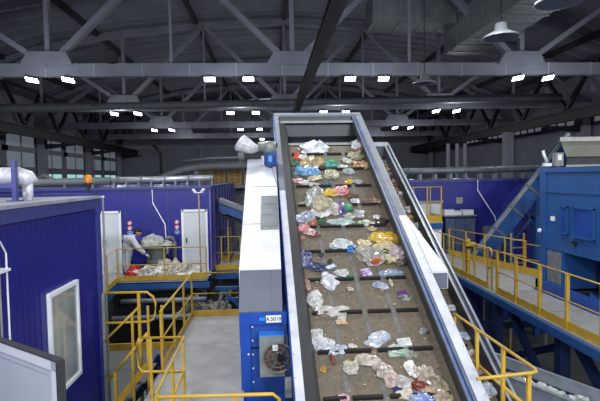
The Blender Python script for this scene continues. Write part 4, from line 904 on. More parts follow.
MAIN_ITEMS=[
 (11.313, 1.233, 0.481, 0.358, 0.202, 'lump', [(0.85, 0.86, 0.88), (0.6, 0.62, 0.66)], 'white plastic bag lying against the dark end plate at the top of the belt'),
 (11.318, 1.452, 0.096, 0.127, 0.021, 'scrap', [(0.8, 0.55, 0.08)], 'small yellow scrap tucked against the topmost white bag'),
 (10.982, 0.82, 0.14, 0.335, 0.042, 'box', [(0.75, 0.22, 0.08)], 'orange carton at the top left corner of the belt'),
 (10.693, 0.75, 0.182, 0.194, 0.029, 'sheet', [(0.05, 0.3, 0.12), (0.2, 0.45, 0.3)], 'dark green wrapper just below the orange carton'),
 (10.928, 0.955, 0.186, 0.143, 0.078, 'lump', [(0.8, 0.8, 0.82)], 'little white film ball right of the orange carton'),
 (10.692, 1.137, 0.455, 0.327, 0.185, 'lump', [(0.7, 0.6, 0.4), (0.5, 0.43, 0.3)], 'tan crumpled film heap between orange carton and turquoise film'),
 (10.336, 0.986, 0.418, 0.26, 0.144, 'lump', [(0.25, 0.48, 0.65), (0.45, 0.6, 0.72)], 'light blue plastic bag under the tan film heap'),
 (10.125, 1.115, 0.28, 0.176, 0.026, 'sheet', [(0.75, 0.7, 0.55)], 'cream cloth strip below the light blue bag'),
 (10.038, 0.788, 0.32, 0.144, 0.021, 'sheet', [(0.75, 0.75, 0.74), (0.6, 0.2, 0.15)], 'white and red paper strip by the left belt edge'),
 (9.928, 1.007, 0.338, 0.152, 0.02, 'sheet', [(0.7, 0.7, 0.68)], 'pale paper strip lying on a cleat below the cream cloth'),
 (9.926, 1.369, 0.232, 0.105, 0.015, 'sheet', [(0.15, 0.42, 0.5)], 'teal plastic strip in the upper middle of the belt'),
 (10.613, 1.56, 0.339, 0.189, 0.106, 'lump', [(0.3, 0.6, 0.62), (0.2, 0.55, 0.35)], 'turquoise green film in the upper middle of the belt'),
 (10.257, 1.505, 0.24, 0.263, 0.101, 'lump', [(0.7, 0.68, 0.55), (0.55, 0.55, 0.45)], 'cream bag right below the turquoise film'),
 (11.409, 2.313, 0.218, 0.352, 0.092, 'lump', [(0.6, 0.6, 0.62), (0.75, 0.75, 0.75)], 'grey white film in the top right corner of the belt'),
 (11.232, 2.285, 0.215, 0.212, 0.032, 'sheet', [(0.6, 0.4, 0.32)], 'pinkish cardboard piece under the top right grey film'),
 (10.937, 2.2, 0.303, 0.275, 0.127, 'lump', [(0.66, 0.62, 0.5), (0.5, 0.48, 0.42)], 'beige bag near the top right belt edge'),
 (10.77, 1.956, 0.183, 0.244, 0.029, 'sheet', [(0.65, 0.64, 0.6)], 'light wrapper left of the beige bag'),
 (10.52, 1.795, 0.201, 0.141, 0.031, 'scrap', [(0.8, 0.8, 0.76)], 'white scrap on the second cleat row right of the turquoise film'),
 (10.348, 1.898, 0.198, 0.16, 0.083, 'lump', [(0.6, 0.66, 0.64)], 'grey green film below the white scrap near the upper right'),
 (10.595, 2.221, 0.293, 0.267, 0.04, 'sheet', [(0.75, 0.68, 0.52), (0.6, 0.3, 0.15)], 'cream and orange wrapper under the beige bag'),
 (10.533, 2.328, 0.179, 0.176, 0.039, 'scrap', [(0.7, 0.45, 0.12), (0.8, 0.7, 0.5)], 'orange white scrap touching the right belt edge near the top'),
 (9.973, 1.848, 0.149, 0.099, 0.054, 'lump', [(0.85, 0.68, 0.03)], 'small bright yellow package alone on a cleat'),
 (9.967, 2.042, 0.191, 0.137, 0.02, 'sheet', [(0.6, 0.6, 0.62)], 'grey film scrap right of the small yellow package'),
 (9.534, 1.065, 0.304, 0.592, 0.128, 'lump', [(0.6, 0.62, 0.6), (0.45, 0.47, 0.45)], 'long translucent grey film left of the yellow film'),
 (9.627, 1.408, 0.348, 0.165, 0.088, 'lump', [(0.8, 0.62, 0.05), (0.75, 0.65, 0.2)], 'yellow film across the middle heap'),
 (9.669, 1.623, 0.267, 0.215, 0.112, 'lump', [(0.75, 0.35, 0.38), (0.75, 0.6, 0.6)], 'pink wrapper beside the yellow film'),
 (9.233, 1.167, 0.393, 0.341, 0.165, 'lump', [(0.68, 0.64, 0.52), (0.52, 0.5, 0.42)], 'beige transparent bag in the centre of the middle heap'),
 (9.131, 1.37, 0.233, 0.301, 0.098, 'lump', [(0.65, 0.6, 0.5), (0.6, 0.6, 0.62)], 'pale film left of the purple bag'),
 (9.155, 1.532, 0.175, 0.328, 0.074, 'lump', [(0.28, 0.16, 0.5), (0.4, 0.3, 0.6)], 'purple plastic bag in the middle heap'),
 (9.122, 1.665, 0.175, 0.114, 0.148, 'ball', [(0.12, 0.5, 0.3), (0.3, 0.6, 0.42)], 'round green bag next to the purple bag'),
 (8.974, 1.831, 0.191, 0.228, 0.031, 'sheet', [(0.6, 0.62, 0.62)], 'clear film sheet right of the round green bag'),
 (9.361, 0.923, 0.179, 0.09, 0.015, 'sheet', [(0.62, 0.68, 0.1)], 'yellow green strip on a cleat left of the middle heap'),
 (9.297, 0.797, 0.158, 0.113, 0.024, 'scrap', [(0.65, 0.6, 0.5)], 'beige scrap at the left end of the yellow green strip'),
 (9.503, 1.82, 0.222, 0.147, 0.032, 'scrap', [(0.1, 0.2, 0.1), (0.45, 0.12, 0.1)], 'dark green and red scrap right of the pink wrapper'),
 (9.347, 1.85, 0.179, 0.152, 0.022, 'sheet', [(0.7, 0.7, 0.72)], 'white film edge below the dark green scrap'),
 (9.318, 2.066, 0.159, 0.114, 0.025, 'scrap', [(0.55, 0.4, 0.3), (0.3, 0.2, 0.15)], 'brown crumbled scrap on a cleat in the right lane'),
 (9.343, 2.255, 0.199, 0.114, 0.025, 'scrap', [(0.75, 0.65, 0.6), (0.5, 0.15, 0.1)], 'pale and red scrap at the right end of a cleat'),
 (9.025, 1.119, 0.307, 0.227, 0.033, 'sheet', [(0.8, 0.8, 0.78)], 'white crumpled paper below the beige transparent bag'),
 (8.917, 0.971, 0.228, 0.102, 0.031, 'box', [(0.04, 0.1, 0.06)], 'dark green flat box left of the middle'),
 (8.764, 1.084, 0.131, 0.157, 0.029, 'scrap', [(0.08, 0.35, 0.15)], 'green pack under the white crumpled paper'),
 (8.843, 0.78, 0.301, 0.25, 0.126, 'lump', [(0.6, 0.63, 0.7), (0.45, 0.48, 0.55)], 'grey blue clear bag above the pink bag by the left edge'),
 (8.633, 0.741, 0.202, 0.161, 0.08, 'lump', [(0.75, 0.4, 0.42), (0.7, 0.5, 0.5)], 'pink bag by the left belt edge'),
 (8.769, 0.915, 0.224, 0.123, 0.062, 'lump', [(0.65, 0.36, 0.08), (0.5, 0.3, 0.15)], 'orange brown wrapper right of the pink bag'),
 (8.512, 0.831, 0.181, 0.153, 0.022, 'sheet', [(0.75, 0.7, 0.68), (0.6, 0.3, 0.2)], 'white and brown torn wrapper below the orange brown wrapper'),
 (8.446, 0.932, 0.144, 0.095, 0.02, 'scrap', [(0.4, 0.18, 0.1)], 'rust brown scrap under the torn wrapper'),
 (8.386, 0.709, 0.071, 0.07, 0.015, 'scrap', [(0.7, 0.45, 0.3)], 'tiny peach scrap under the pink bag'),
 (8.766, 1.445, 0.41, 0.185, 0.016, 'sheet', [(0.6, 0.68, 0.66)], 'long pale teal film strip along a cleat'),
 (8.91, 1.643, 0.171, 0.126, 0.064, 'lump', [(0.66, 0.66, 0.6)], 'crumpled white tissue just above the teal strip'),
 (8.716, 1.929, 0.26, 0.133, 0.02, 'sheet', [(0.72, 0.76, 0.72), (0.4, 0.5, 0.25)], 'white and green sheet right of the long teal strip'),
 (8.562, 2.006, 0.146, 0.098, 0.021, 'scrap', [(0.7, 0.62, 0.45)], 'cream scrap below the white and green sheet'),
 (8.879, 2.16, 0.113, 0.104, 0.022, 'scrap', [(0.82, 0.82, 0.82)], 'small white scrap on top of dark rubbish at the right edge'),
 (8.753, 2.243, 0.205, 0.123, 0.062, 'lump', [(0.12, 0.08, 0.06), (0.3, 0.22, 0.18)], 'dark brown rubbish clump at the right belt edge'),
 (8.335, 2.189, 0.426, 0.21, 0.103, 'lump', [(0.75, 0.55, 0.03), (0.7, 0.6, 0.15)], 'large yellow bag at the right belt edge'),
 (7.898, 1.846, 0.403, 0.35, 0.168, 'lump', [(0.58, 0.57, 0.52), (0.45, 0.45, 0.42)], 'big clear grey bag holding an orange lump'),
 (7.765, 1.882, 0.182, 0.082, 0.132, 'ball', [(0.75, 0.38, 0.2)], 'orange lump inside the big clear grey bag'),
 (8.21, 1.777, 0.21, 0.143, 0.021, 'sheet', [(0.76, 0.7, 0.5)], 'cream paper above the big clear grey bag'),
 (8.11, 2.128, 0.311, 0.164, 0.08, 'lump', [(0.74, 0.69, 0.52), (0.6, 0.56, 0.45)], 'cream bag under the large yellow bag'),
 (7.859, 2.164, 0.234, 0.198, 0.029, 'sheet', [(0.8, 0.74, 0.62)], 'cream crumpled sheet in the right hand heap'),
 (7.964, 2.305, 0.237, 0.241, 0.1, 'lump', [(0.7, 0.58, 0.58), (0.6, 0.58, 0.6)], 'pinkish clear film right of the cream bag'),
 (7.779, 2.108, 0.132, 0.082, 0.017, 'scrap', [(0.55, 0.5, 0.05), (0.2, 0.2, 0.05)], 'dark yellow scrap at the foot of the right hand heap'),
 (7.761, 2.308, 0.231, 0.104, 0.049, 'lump', [(0.12, 0.1, 0.08), (0.35, 0.3, 0.25)], 'dark rubbish at the lower end of the right hand heap'),
 (8.194, 1.381, 0.349, 0.204, 0.1, 'lump', [(0.72, 0.74, 0.74), (0.55, 0.57, 0.57)], 'white grey bag above a cleat in the centre lane'),
 (8.091, 1.503, 0.138, 0.157, 0.058, 'lump', [(0.15, 0.42, 0.72)], 'small sky blue bag touching the white grey bag'),
 (7.9, 0.721, 0.151, 0.379, 0.024, 'sheet', [(0.16, 0.16, 0.42), (0.5, 0.5, 0.62)], 'blue net bag standing by the left skirt'),
 (7.746, 0.818, 0.396, 0.178, 0.015, 'sheet', [(0.12, 0.15, 0.28), (0.25, 0.28, 0.4)], 'dark blue film roll at the foot of the blue net bag'),
 (7.973, 0.978, 0.068, 0.089, 0.015, 'scrap', [(0.12, 0.12, 0.25)], 'tiny navy scrap right of the blue net bag'),
 (7.825, 1.111, 0.067, 0.134, 0.015, 'scrap', [(0.16, 0.07, 0.05)], 'small dark brown scrap above the white blob bag'),
 (7.709, 1.11, 0.148, 0.081, 0.017, 'scrap', [(0.2, 0.5, 0.72), (0.75, 0.78, 0.8)], 'blue and white wrapper on top of the white blob bag'),
 (7.448, 1.037, 0.206, 0.283, 0.087, 'lump', [(0.78, 0.79, 0.82), (0.6, 0.61, 0.66)], 'white blob shaped bag hanging over a cleat'),
 (7.584, 1.272, 0.177, 0.115, 0.054, 'lump', [(0.72, 0.72, 0.7)], 'oval white pouch right of the blob shaped bag'),
 (7.519, 1.392, 0.096, 0.055, 0.015, 'scrap', [(0.1, 0.5, 0.3)], 'small green scrap at the end of the oval pouch'),
 (7.559, 1.664, 0.177, 0.164, 0.05, 'box', [(0.72, 0.7, 0.75), (0.4, 0.15, 0.5)], 'white carton with purple print left of the grey film'),
 (7.529, 2.072, 0.304, 0.137, 0.061, 'lump', [(0.5, 0.56, 0.62), (0.35, 0.4, 0.48)], 'blue grey film over a cleat near the right edge'),
 (7.357, 2.023, 0.047, 0.14, 0.015, 'scrap', [(0.7, 0.62, 0.55)], 'pale stick below the blue grey film'),
 (7.307, 1.832, 0.202, 0.108, 0.05, 'lump', [(0.6, 0.63, 0.7), (0.4, 0.45, 0.55)], 'grey blue wrapper left below the blue grey film'),
 (7.149, 2.139, 0.137, 0.106, 0.022, 'scrap', [(0.4, 0.12, 0.5)], 'purple foil scrap in the right lane'),
 (7.076, 2.148, 0.151, 0.088, 0.041, 'lump', [(0.6, 0.58, 0.6), (0.3, 0.28, 0.3)], 'silver wrapper under the purple foil scrap'),
 (7.374, 0.685, 0.063, 0.206, 0.015, 'sheet', [(0.65, 0.5, 0.45)], 'pinkish narrow strip by the left belt edge'),
 (7.263, 1.342, 0.077, 0.072, 0.015, 'scrap', [(0.7, 0.68, 0.62)], 'thin pale straw piece in the centre lane'),
 (7.062, 0.764, 0.195, 0.275, 0.082, 'lump', [(0.7, 0.7, 0.68), (0.55, 0.55, 0.54)], 'upright white bag left of the flat white bag'),
 (6.894, 0.969, 0.352, 0.158, 0.064, 'lump', [(0.68, 0.67, 0.64), (0.55, 0.54, 0.5)], 'flat long white bag stretched across a cleat'),
 (6.796, 1.132, 0.116, 0.208, 0.019, 'sheet', [(0.68, 0.66, 0.6)], 'torn end of white film right of the flat long bag'),
 (6.696, 1.099, 0.157, 0.078, 0.016, 'scrap', [(0.7, 0.5, 0.15), (0.65, 0.6, 0.5)], 'yellow brown food scrap below the torn film'),
 (6.507, 0.715, 0.138, 0.195, 0.058, 'lump', [(0.7, 0.7, 0.68), (0.5, 0.5, 0.48)], 'clear wrinkled bag left part of the lower heap'),
 (6.368, 0.804, 0.217, 0.173, 0.077, 'lump', [(0.74, 0.75, 0.76), (0.58, 0.6, 0.62)], 'bright white crumpled bag in the lower left heap'),
 (6.285, 0.986, 0.187, 0.133, 0.059, 'lump', [(0.62, 0.66, 0.7), (0.5, 0.53, 0.58)], 'bluish clear film tail of the lower left heap'),
 (6.33, 1.188, 0.108, 0.054, 0.015, 'scrap', [(0.78, 0.76, 0.7)], 'small white scrap on a cleat right of the bluish tail'),
 (6.16, 0.883, 0.039, 0.172, 0.015, 'scrap', [(0.45, 0.18, 0.15)], 'thin red string below the bright white crumpled bag'),
 (6.037, 1.103, 0.167, 0.187, 0.026, 'sheet', [(0.65, 0.66, 0.6)], 'clear square bag with yellow content'),
 (6.073, 1.11, 0.09, 0.091, 0.018, 'scrap', [(0.78, 0.6, 0.12)], 'yellow slice inside the clear square bag'),
 (6.026, 0.743, 0.077, 0.077, 0.015, 'scrap', [(0.65, 0.5, 0.15)], 'small yellow ring in the left lane'),
 (5.665, 0.955, 0.121, 0.091, 0.018, 'scrap', [(0.68, 0.4, 0.45), (0.7, 0.6, 0.6)], 'pink scrap at the bottom of the belt'),
 (6.428, 1.591, 0.287, 0.163, 0.072, 'lump', [(0.52, 0.56, 0.62), (0.65, 0.67, 0.7)], 'bluish grey clear film above the white tray'),
 (6.351, 1.924, 0.203, 0.134, 0.039, 'box', [(0.75, 0.76, 0.76)], 'white food tray in the lower right'),
 (6.278, 1.762, 0.174, 0.115, 0.016, 'sheet', [(0.72, 0.76, 0.72)], 'white lid left of the white food tray'),
 (6.205, 1.81, 0.224, 0.101, 0.042, 'lump', [(0.35, 0.5, 0.38), (0.55, 0.62, 0.55)], 'green clear tray under the white food tray'),
 (6.181, 1.968, 0.145, 0.106, 0.046, 'lump', [(0.42, 0.43, 0.36), (0.5, 0.5, 0.45)], 'clear cup right of the green clear tray'),
 (6.258, 1.464, 0.067, 0.131, 0.015, 'scrap', [(0.6, 0.45, 0.35), (0.25, 0.15, 0.1)], 'small brown white scrap left of the white lid'),
 (6.515, 2.266, 0.111, 0.09, 0.04, 'lump', [(0.25, 0.25, 0.26), (0.5, 0.5, 0.5)], 'small crushed grey cup alone by the right belt edge'),
 (6.123, 1.363, 0.287, 0.129, 0.046, 'lump', [(0.68, 0.65, 0.6), (0.5, 0.45, 0.4)], 'long twisted white film in the lower middle'),
 (5.988, 1.531, 0.196, 0.171, 0.074, 'lump', [(0.66, 0.62, 0.58), (0.5, 0.45, 0.4)], 'beige bulge at the end of the long twisted film'),
 (5.869, 1.605, 0.208, 0.165, 0.071, 'lump', [(0.68, 0.58, 0.56), (0.55, 0.48, 0.45)], 'pinkish clear wrapper below the beige bulge'),
 (5.821, 1.747, 0.238, 0.136, 0.059, 'lump', [(0.68, 0.66, 0.64), (0.5, 0.48, 0.46)], 'white torn bag left of the rust lump'),
 (5.75, 1.674, 0.157, 0.07, 0.015, 'scrap', [(0.08, 0.12, 0.4)], 'navy blue and white scrap in the bottom heap'),
 (5.982, 1.904, 0.147, 0.223, 0.023, 'sheet', [(0.8, 0.79, 0.76)], 'white folded paper above the rust lump'),
 (5.91, 2.066, 0.225, 0.213, 0.03, 'sheet', [(0.62, 0.57, 0.5), (0.5, 0.45, 0.38)], 'beige paper sheet at the top of the bottom heap'),
 (5.78, 1.942, 0.173, 0.121, 0.052, 'lump', [(0.45, 0.14, 0.05), (0.35, 0.1, 0.04)], 'rust red lump in the bottom heap'),
 (5.706, 2.046, 0.186, 0.105, 0.045, 'lump', [(0.55, 0.4, 0.28), (0.6, 0.55, 0.45)], 'tan and orange wrapper right of the rust lump'),
 (5.774, 2.188, 0.189, 0.188, 0.079, 'lump', [(0.55, 0.5, 0.4), (0.4, 0.36, 0.3)], 'tan shredded rubbish by the lower right belt edge'),
 (5.626, 2.17, 0.215, 0.153, 0.066, 'lump', [(0.66, 0.6, 0.5), (0.45, 0.4, 0.34)], 'cream shredded clump at the bottom right corner'),
 (5.675, 1.741, 0.185, 0.13, 0.056, 'lump', [(0.6, 0.56, 0.48), (0.7, 0.66, 0.6)], 'crumpled beige paper at the bottom left of the blue film'),
 (5.625, 1.915, 0.276, 0.124, 0.049, 'lump', [(0.2, 0.32, 0.6), (0.5, 0.55, 0.65)], 'blue film at the bottom edge of the heap'),
]
REAR_ITEMS=[
 (14.148, 3.616, 0.211, 0.147, 0.033, 'scrap', [(0.7, 0.7, 0.7)], 'white scrap topmost on the narrow rear belt'),
 (13.672, 3.607, 0.233, 0.139, 0.031, 'scrap', [(0.3, 0.3, 0.32)], 'grey scrap second from the top of the rear belt'),
 (13.262, 3.61, 0.226, 0.176, 0.039, 'scrap', [(0.2, 0.16, 0.14), (0.5, 0.4, 0.35)], 'dark scrap above the brown wrapper on the rear belt'),
 (12.944, 3.623, 0.193, 0.126, 0.028, 'scrap', [(0.12, 0.1, 0.1)], 'black scrap just above the brown wrapper on the rear belt'),
 (12.576, 3.593, 0.268, 0.16, 0.035, 'scrap', [(0.4, 0.15, 0.08)], 'red brown wrapper on the upper rear belt'),
 (12.198, 3.638, 0.156, 0.119, 0.063, 'lump', [(0.75, 0.75, 0.75)], 'small white bag on the upper rear belt'),
 (11.555, 3.602, 0.246, 0.165, 0.085, 'lump', [(0.75, 0.74, 0.7), (0.4, 0.4, 0.38)], 'white torn bag above the yellow scrap on the rear belt'),
 (11.294, 3.613, 0.216, 0.099, 0.021, 'scrap', [(0.75, 0.52, 0.06)], 'yellow scrap on the rear belt'),
 (10.991, 3.606, 0.234, 0.153, 0.077, 'lump', [(0.45, 0.55, 0.5), (0.6, 0.62, 0.6)], 'grey green film on the rear belt'),
 (10.696, 3.611, 0.205, 0.147, 0.073, 'lump', [(0.6, 0.6, 0.52), (0.7, 0.68, 0.62)], 'cream film under the grey green film on the rear belt'),
 (10.458, 3.655, 0.111, 0.115, 0.024, 'scrap', [(0.75, 0.65, 0.5)], 'cream scrap left of the orange bit on the rear belt'),
 (10.372, 3.665, 0.088, 0.085, 0.018, 'scrap', [(0.7, 0.38, 0.08)], 'orange bit on the rear belt'),
 (9.422, 3.628, 0.18, 0.101, 0.047, 'lump', [(0.75, 0.76, 0.78)], 'white film lying below the white cover end'),
 (9.112, 3.601, 0.233, 0.105, 0.018, 'scrap', [(0.5, 0.16, 0.1), (0.15, 0.4, 0.15)], 'orange and green wrapper on the rear belt'),
 (8.753, 3.577, 0.168, 0.125, 0.057, 'lump', [(0.76, 0.77, 0.8)], 'white bag beside the start of the yellow guard'),
 (8.183, 3.596, 0.261, 0.118, 0.035, 'lump', [(0.68, 0.7, 0.74), (0.2, 0.4, 0.6)], 'white and blue film behind the yellow guard post'),
 (7.868, 3.553, 0.167, 0.075, 0.033, 'lump', [(0.65, 0.45, 0.42), (0.7, 0.66, 0.64)], 'pinkish carton scrap behind the yellow guard'),
 (7.544, 3.579, 0.247, 0.122, 0.024, 'scrap', [(0.6, 0.25, 0.18), (0.4, 0.5, 0.6)], 'red and blue wrapper below the guard rail return'),
 (7.244, 3.597, 0.256, 0.183, 0.078, 'lump', [(0.7, 0.71, 0.74), (0.55, 0.56, 0.6)], 'clear white bag lowest on the rear belt'),
]
# ------------------------------------------------------------------ waste pieces
def trash_mat(cols, film):
    key = 'waste_%s_%s' % ('film' if film else 'paper', '_'.join('%02d%02d%02d' % tuple(int(round(c*99)) for c in k) for k in cols))
    cols = [tuple(min(.9,(sum(k)/3)*.14+x*.88) for x in k) for k in cols]; c = cols[0]; c2 = cols[1] if len(cols) > 1 else tuple(x*.78 for x in c)
    return mat(key, c, c2, rough=.32 if film else .65, scale=11, detail=3, contrast=.35, coat=.25 if film else 0)
def crumple(kind, w, l, h, seed):
    """local mesh: x across, y along, z up from the resting plane"""
    rnd = random.Random(seed); so = V((rnd.uniform(-50,50),)*3)
    mb = MB()
    if kind in ('lump','ball'):
        bm = bmesh.new(); bmesh.ops.create_icosphere(bm, subdivisions=3, radius=1)
        jag = .12 if kind == 'ball' else 1.
        for v in bm.verts:
            q = v.co.normalized(); f1 = noise.noise(q*1.1+so); f2 = noise.noise(q*2.3+so*1.7); f3 = abs(noise.noise(q*3.4+so*.6))
            rr = 1+jag*(.55*f1+.32*f2-.30*f3+.16)
            e = max(abs(q.x),abs(q.y))
            z = q.z*rr if q.z > 0 else q.z*.10
            if kind == 'lump':                      # creased, slack film: a few soft peaks and sharp folds
                crease = abs(noise.noise(V((q.x*2.6,q.y*2.6,0))+so*.9))
                z = z*(.55+1.0*crease)
            v.co = V((q.x*rr*w/2*1.18, q.y*rr*l/2*1.18, max(z,-.08)*h+.012))
        me = D.meshes.new('waste'); bm.to_mesh(me); bm.free()
    else:
        n = 12 if kind == 'sheet' else 8
        if kind == 'box': 
            mb.hexa([(-w/2,-l/2,0),(w/2,-l/2,.0),(w/2*.95,l/2,0),(-w/2*.9,l/2,0),(-w/2,-l/2*.9,h),(w/2*.9,-l/2,h*.85),(w/2,l/2*.9,h),(-w/2*.95,l/2,h*.9)])
            mb.box(-w*.45,w*.42,-l*.08,l*.08,h*.98,h*1.03)
            me = D.meshes.new('waste'); me.from_pydata(mb.v,[],mb.f)
            return me
        vs=[];fs=[]
        amp = 1.0
        for i in range(n+1):
            for j in range(n+1):
                u=i/n*2-1; v=j/n*2-1
                # squircle outline with ragged rim
                a=math.atan2(v,u); rmx=1+.38*noise.noise(V((math.cos(a)*1.6,math.sin(a)*1.6,0))+so)+.2*noise.noise(V((math.cos(a)*5,math.sin(a)*5,3))+so)
                sx=u*math.sqrt(1-v*v*.32)*rmx; sy=v*math.sqrt(1-u*u*.32)*rmx
                q=V((u*1.9,v*1.9,0))+so
                z=(abs(noise.noise(q))*1.5+abs(noise.noise(q*2.6))*1.2+.08)*h*.9
                vs.append((sx*w/2*1.15+noise.noise(q*3)*w*.05, sy*l/2*1.15+noise.noise(q*3+V((9,9,9)))*l*.05, z+.01))
        for i in range(n):
            for j in range(n):
                k=i*(n+1)+j; fs.append((k,k+n+1,k+n+2,k+1))
        me = D.meshes.new('waste'); me.from_pydata(vs,[],fs)
    return me
def waste(kind, w, l, h, seed, cols, label, pos, R3, name, rz, group, solid=True):
    me = crumple(kind, w, l, h, seed); film = kind in ('lump','ball','sheet')
    me.materials.append(trash_mat(cols, film))
    o = D.objects.new(name, me); C.objects.link(o)
    o.matrix_world = Matrix.Translation(pos) @ R3.to_4x4() @ Matrix.Rotation(rz,4,'Z')
    if kind in ('sheet','scrap'):
        s = o.modifiers.new('thickness','SOLIDIFY'); s.thickness = .006; s.offset = 1
    cat_ = 'waste'
    tag(o, label, cat_, group)
    return o
NAME = {'bag':'plastic_bag','pouch':'plastic_bag','film':'plastic_film','scrap':'waste_scrap','carton':'carton','box':'flat_box','wrapper':'food_wrapper','paper':'crumpled_paper','tray':'food_tray','cup':'plastic_cup','cap':'plastic_cup','tissue':'tissue','cloth':'cloth_strip','string':'string','lid':'tray_lid','strip':'plastic_strip','package':'package'}
def name_for(label):
    for w_ in label.split()[:8]:
        if w_ in NAME: return NAME[w_]
    return 'waste_piece'
RB = Matrix((XV, DV, NV)).transposed()
for items, v, grp in ((MAIN_ITEMS, 6.2, 'waste on the wide belt'), (REAR_ITEMS, 7.9, 'waste on the narrow rear belt')):
    for i,(Y,u,w,l,h,k,cols,lb) in enumerate(items):
        rnd = random.Random(i*7+3); rz = rnd.uniform(-.35,.35) if w/l < 2.5 and l/w < 2.5 else rnd.uniform(-.12,.12)
        waste(k, w, l, h, i*13+5+(500 if v>7 else 0), cols, lb, BP(u,Y,v)+NV*.002*(i%4), RB, name_for(lb), rz, grp)
I3 = Matrix((dd, pp, V((0,0,1)))).transposed()
for i,(s_,w_,sz,k,cols,lb) in enumerate(JX):
    waste(k, sz*1.5, sz*1.2, sz*.5, 900+i, cols, lb, T3(s_,w_,2.54), I3, name_for(lb), 0, 'waste on the low trough conveyor')
mbd = MB(); rr_ = random.Random(4)
for k in range(420):
    u_ = rr_.uniform(.72,2.34); Y_ = rr_.uniform(5.0,11.2) if k%3 else rr_.uniform(5.0,7.5); c0 = BP(u_,Y_,6.2)+NV*.004; s0 = rr_.uniform(.004,.016)
    a0 = XV*s0*rr_.uniform(.6,2); b0 = DV*s0*rr_.uniform(.5,1.5)
    mbd.hexa([c0-a0-b0,c0+a0-b0*.6,c0+a0*.8+b0,c0-a0+b0*.7,c0-a0*.8-b0*.8+NV*s0*.6,c0+a0*.8-b0*.5+NV*s0*.5,c0+a0*.6+b0*.8+NV*s0*.7,c0-a0*.8+b0*.6+NV*s0*.4])
tag(mbd.build('dirt_crumbs', mat('crumb_pale',(.62,.56,.46),(.30,.22,.16),scale=20,contrast=.2), None), 'tiny pale crumbs and dirt scattered over the wide belt', 'dirt', None, 'stuff')
ID = Matrix.Identity(3)
def pile(kind,x,y,z,w,l,h,seed,cols,lb,nm,group,rz=0): 
    o=waste(kind,w,l,h,seed,cols,lb,V((x,y,z)),ID,nm,rz,group); o['category']='sack' if 'sack' in nm else 'waste'; return o
G='sacks piled on the sorting platform'
pile('lump',-3.72,14.62,3.5,1.15,.42,.44,21,[(.82,.81,.80),(.52,.50,.47)],'white woven sack spilling over beside the red bag','woven_sack',G)
pile('lump',-3.02,14.80,3.5,1.0,.5,.58,22,[(.76,.73,.67),(.46,.42,.36)],'beige rumpled sack highest in the pile on the sorting platform','woven_sack',G)
pile('lump',-2.58,14.62,3.5,.85,.42,.34,23,[(.84,.83,.81),(.55,.54,.52)],'white sack at the right end of the pile on the sorting platform','woven_sack',G)
pile('lump',-3.22,14.52,3.5,.6,.3,.26,24,[(.74,.72,.69),(.42,.41,.39)],'greyish sack in the middle of the pile on the sorting platform','woven_sack',G)
o=pile('lump',-4.25,14.55,3.5,.46,.32,.34,31,[(.75,.10,.08),(.55,.05,.05)],'bright red plastic bag at the left end of the sack pile','plastic_bag',None); o['category']='bag'
# big drum with film on top
t = thing('waste_drum', 'grey green waste drum the worker leans over', 'drum', (-3.65,15.05,3.5))
MB().lathe([(0,0),(.28,0),(.30,.04),(.30,.42),(.32,.45),(.30,.48),(.30,.90),(.33,.93),(.33,.96),(.28,.96),(.28,.9),(0,.9)], (-3.65,15.05,3.5), 28).build('drum_shell', mat('drum_green_grey',(.38,.42,.40),(.28,.32,.31),rough=.5,scale=5), t, smooth=False)
o=pile('lump',-3.60,15.05,4.44,.74,.55,.26,42,[(.68,.68,.64),(.50,.52,.50)],'crumpled clear film heaped on top of the waste drum','plastic_film',None); o['category']='film'
t = thing('vacuum_hose', 'dark grey bent suction hose right of the waste drum', 'hose', (-3.2,15.2,3.5))
MB().tube([(-3.12,15.2,3.5),(-3.12,15.2,4.5),(-3.16,15.2,4.62),(-3.28,15.15,4.66),(-3.36,15.1,4.55)],.07,12).build('hose_tube', M['ductdark'], t, smooth=True)
# bale finish
for i,(x,y,z,w,l,h,lb) in enumerate([(0,0,0,1.5,1.1,1,'')]):
    pass
bale = [o for o in D.objects if o.name.startswith('waste_bale')][0]
def child_lump(parent,name,x,y,z,w,l,h,seed,cols):
    me = crumple('lump',w,l,h,seed); me.materials.append(trash_mat(cols,False)); o=D.objects.new(name,me); C.objects.link(o); o.parent=parent; o.location=V((x,y,z))-parent.location; return o
MB().box(-2.65,-1.5,13.95,14.7,0,2.35).build('bale_block', mat('bale_grey',(.36,.35,.32),(.16,.16,.15),rough=.8,scale=9,bump=.8), bale)
child_lump(bale,'loose_top',-2.1,14.3,2.3,1.1,.7,.6,61,[(.50,.48,.44),(.22,.22,.21)])

# ------------------------------------------------------------------ worker
def skinned(name, joints, edges, radii, m, parent, sub=2, root=0):
    me = D.meshes.new(name); me.from_pydata(joints, edges, [])
    o = D.objects.new(name, me); C.objects.link(o)
    sk = o.modifiers.new('skin','SKIN'); sk.use_smooth_shade = True
    if not me.skin_vertices: 
        bm = bmesh.new(); bm.from_mesh(me); bm.verts.layers.skin.verify(); bm.to_mesh(me); bm.free()
    for i, sv in enumerate(me.skin_vertices[0].data):
        rr = radii[i]; sv.radius = rr if isinstance(rr, tuple) else (rr, rr); sv.use_root = (i == root)
    ss = o.modifiers.new('sub','SUBSURF'); ss.levels = sub; ss.render_levels = sub
    dg = bpy.context.evaluated_depsgraph_get(); dg.update()
    me2 = D.meshes.new_from_object(o.evaluated_get(dg)); D.objects.remove(o)
    me2.name = name; me2.materials.clear(); me2.materials.append(m)
    for p_ in me2.polygons: p_.use_smooth = True
    o2 = D.objects.new(name, me2); C.objects.link(o2); o2.parent = parent
    return o2
person = thing('person', 'worker in a white coverall and blue scarf bending over the drum on the sorting platform', 'person', (-4.52,15.0,3.5))
cover = mat('coverall_white',(.76,.77,.79),(.66,.67,.70),rough=.8,scale=5,bump=.3)
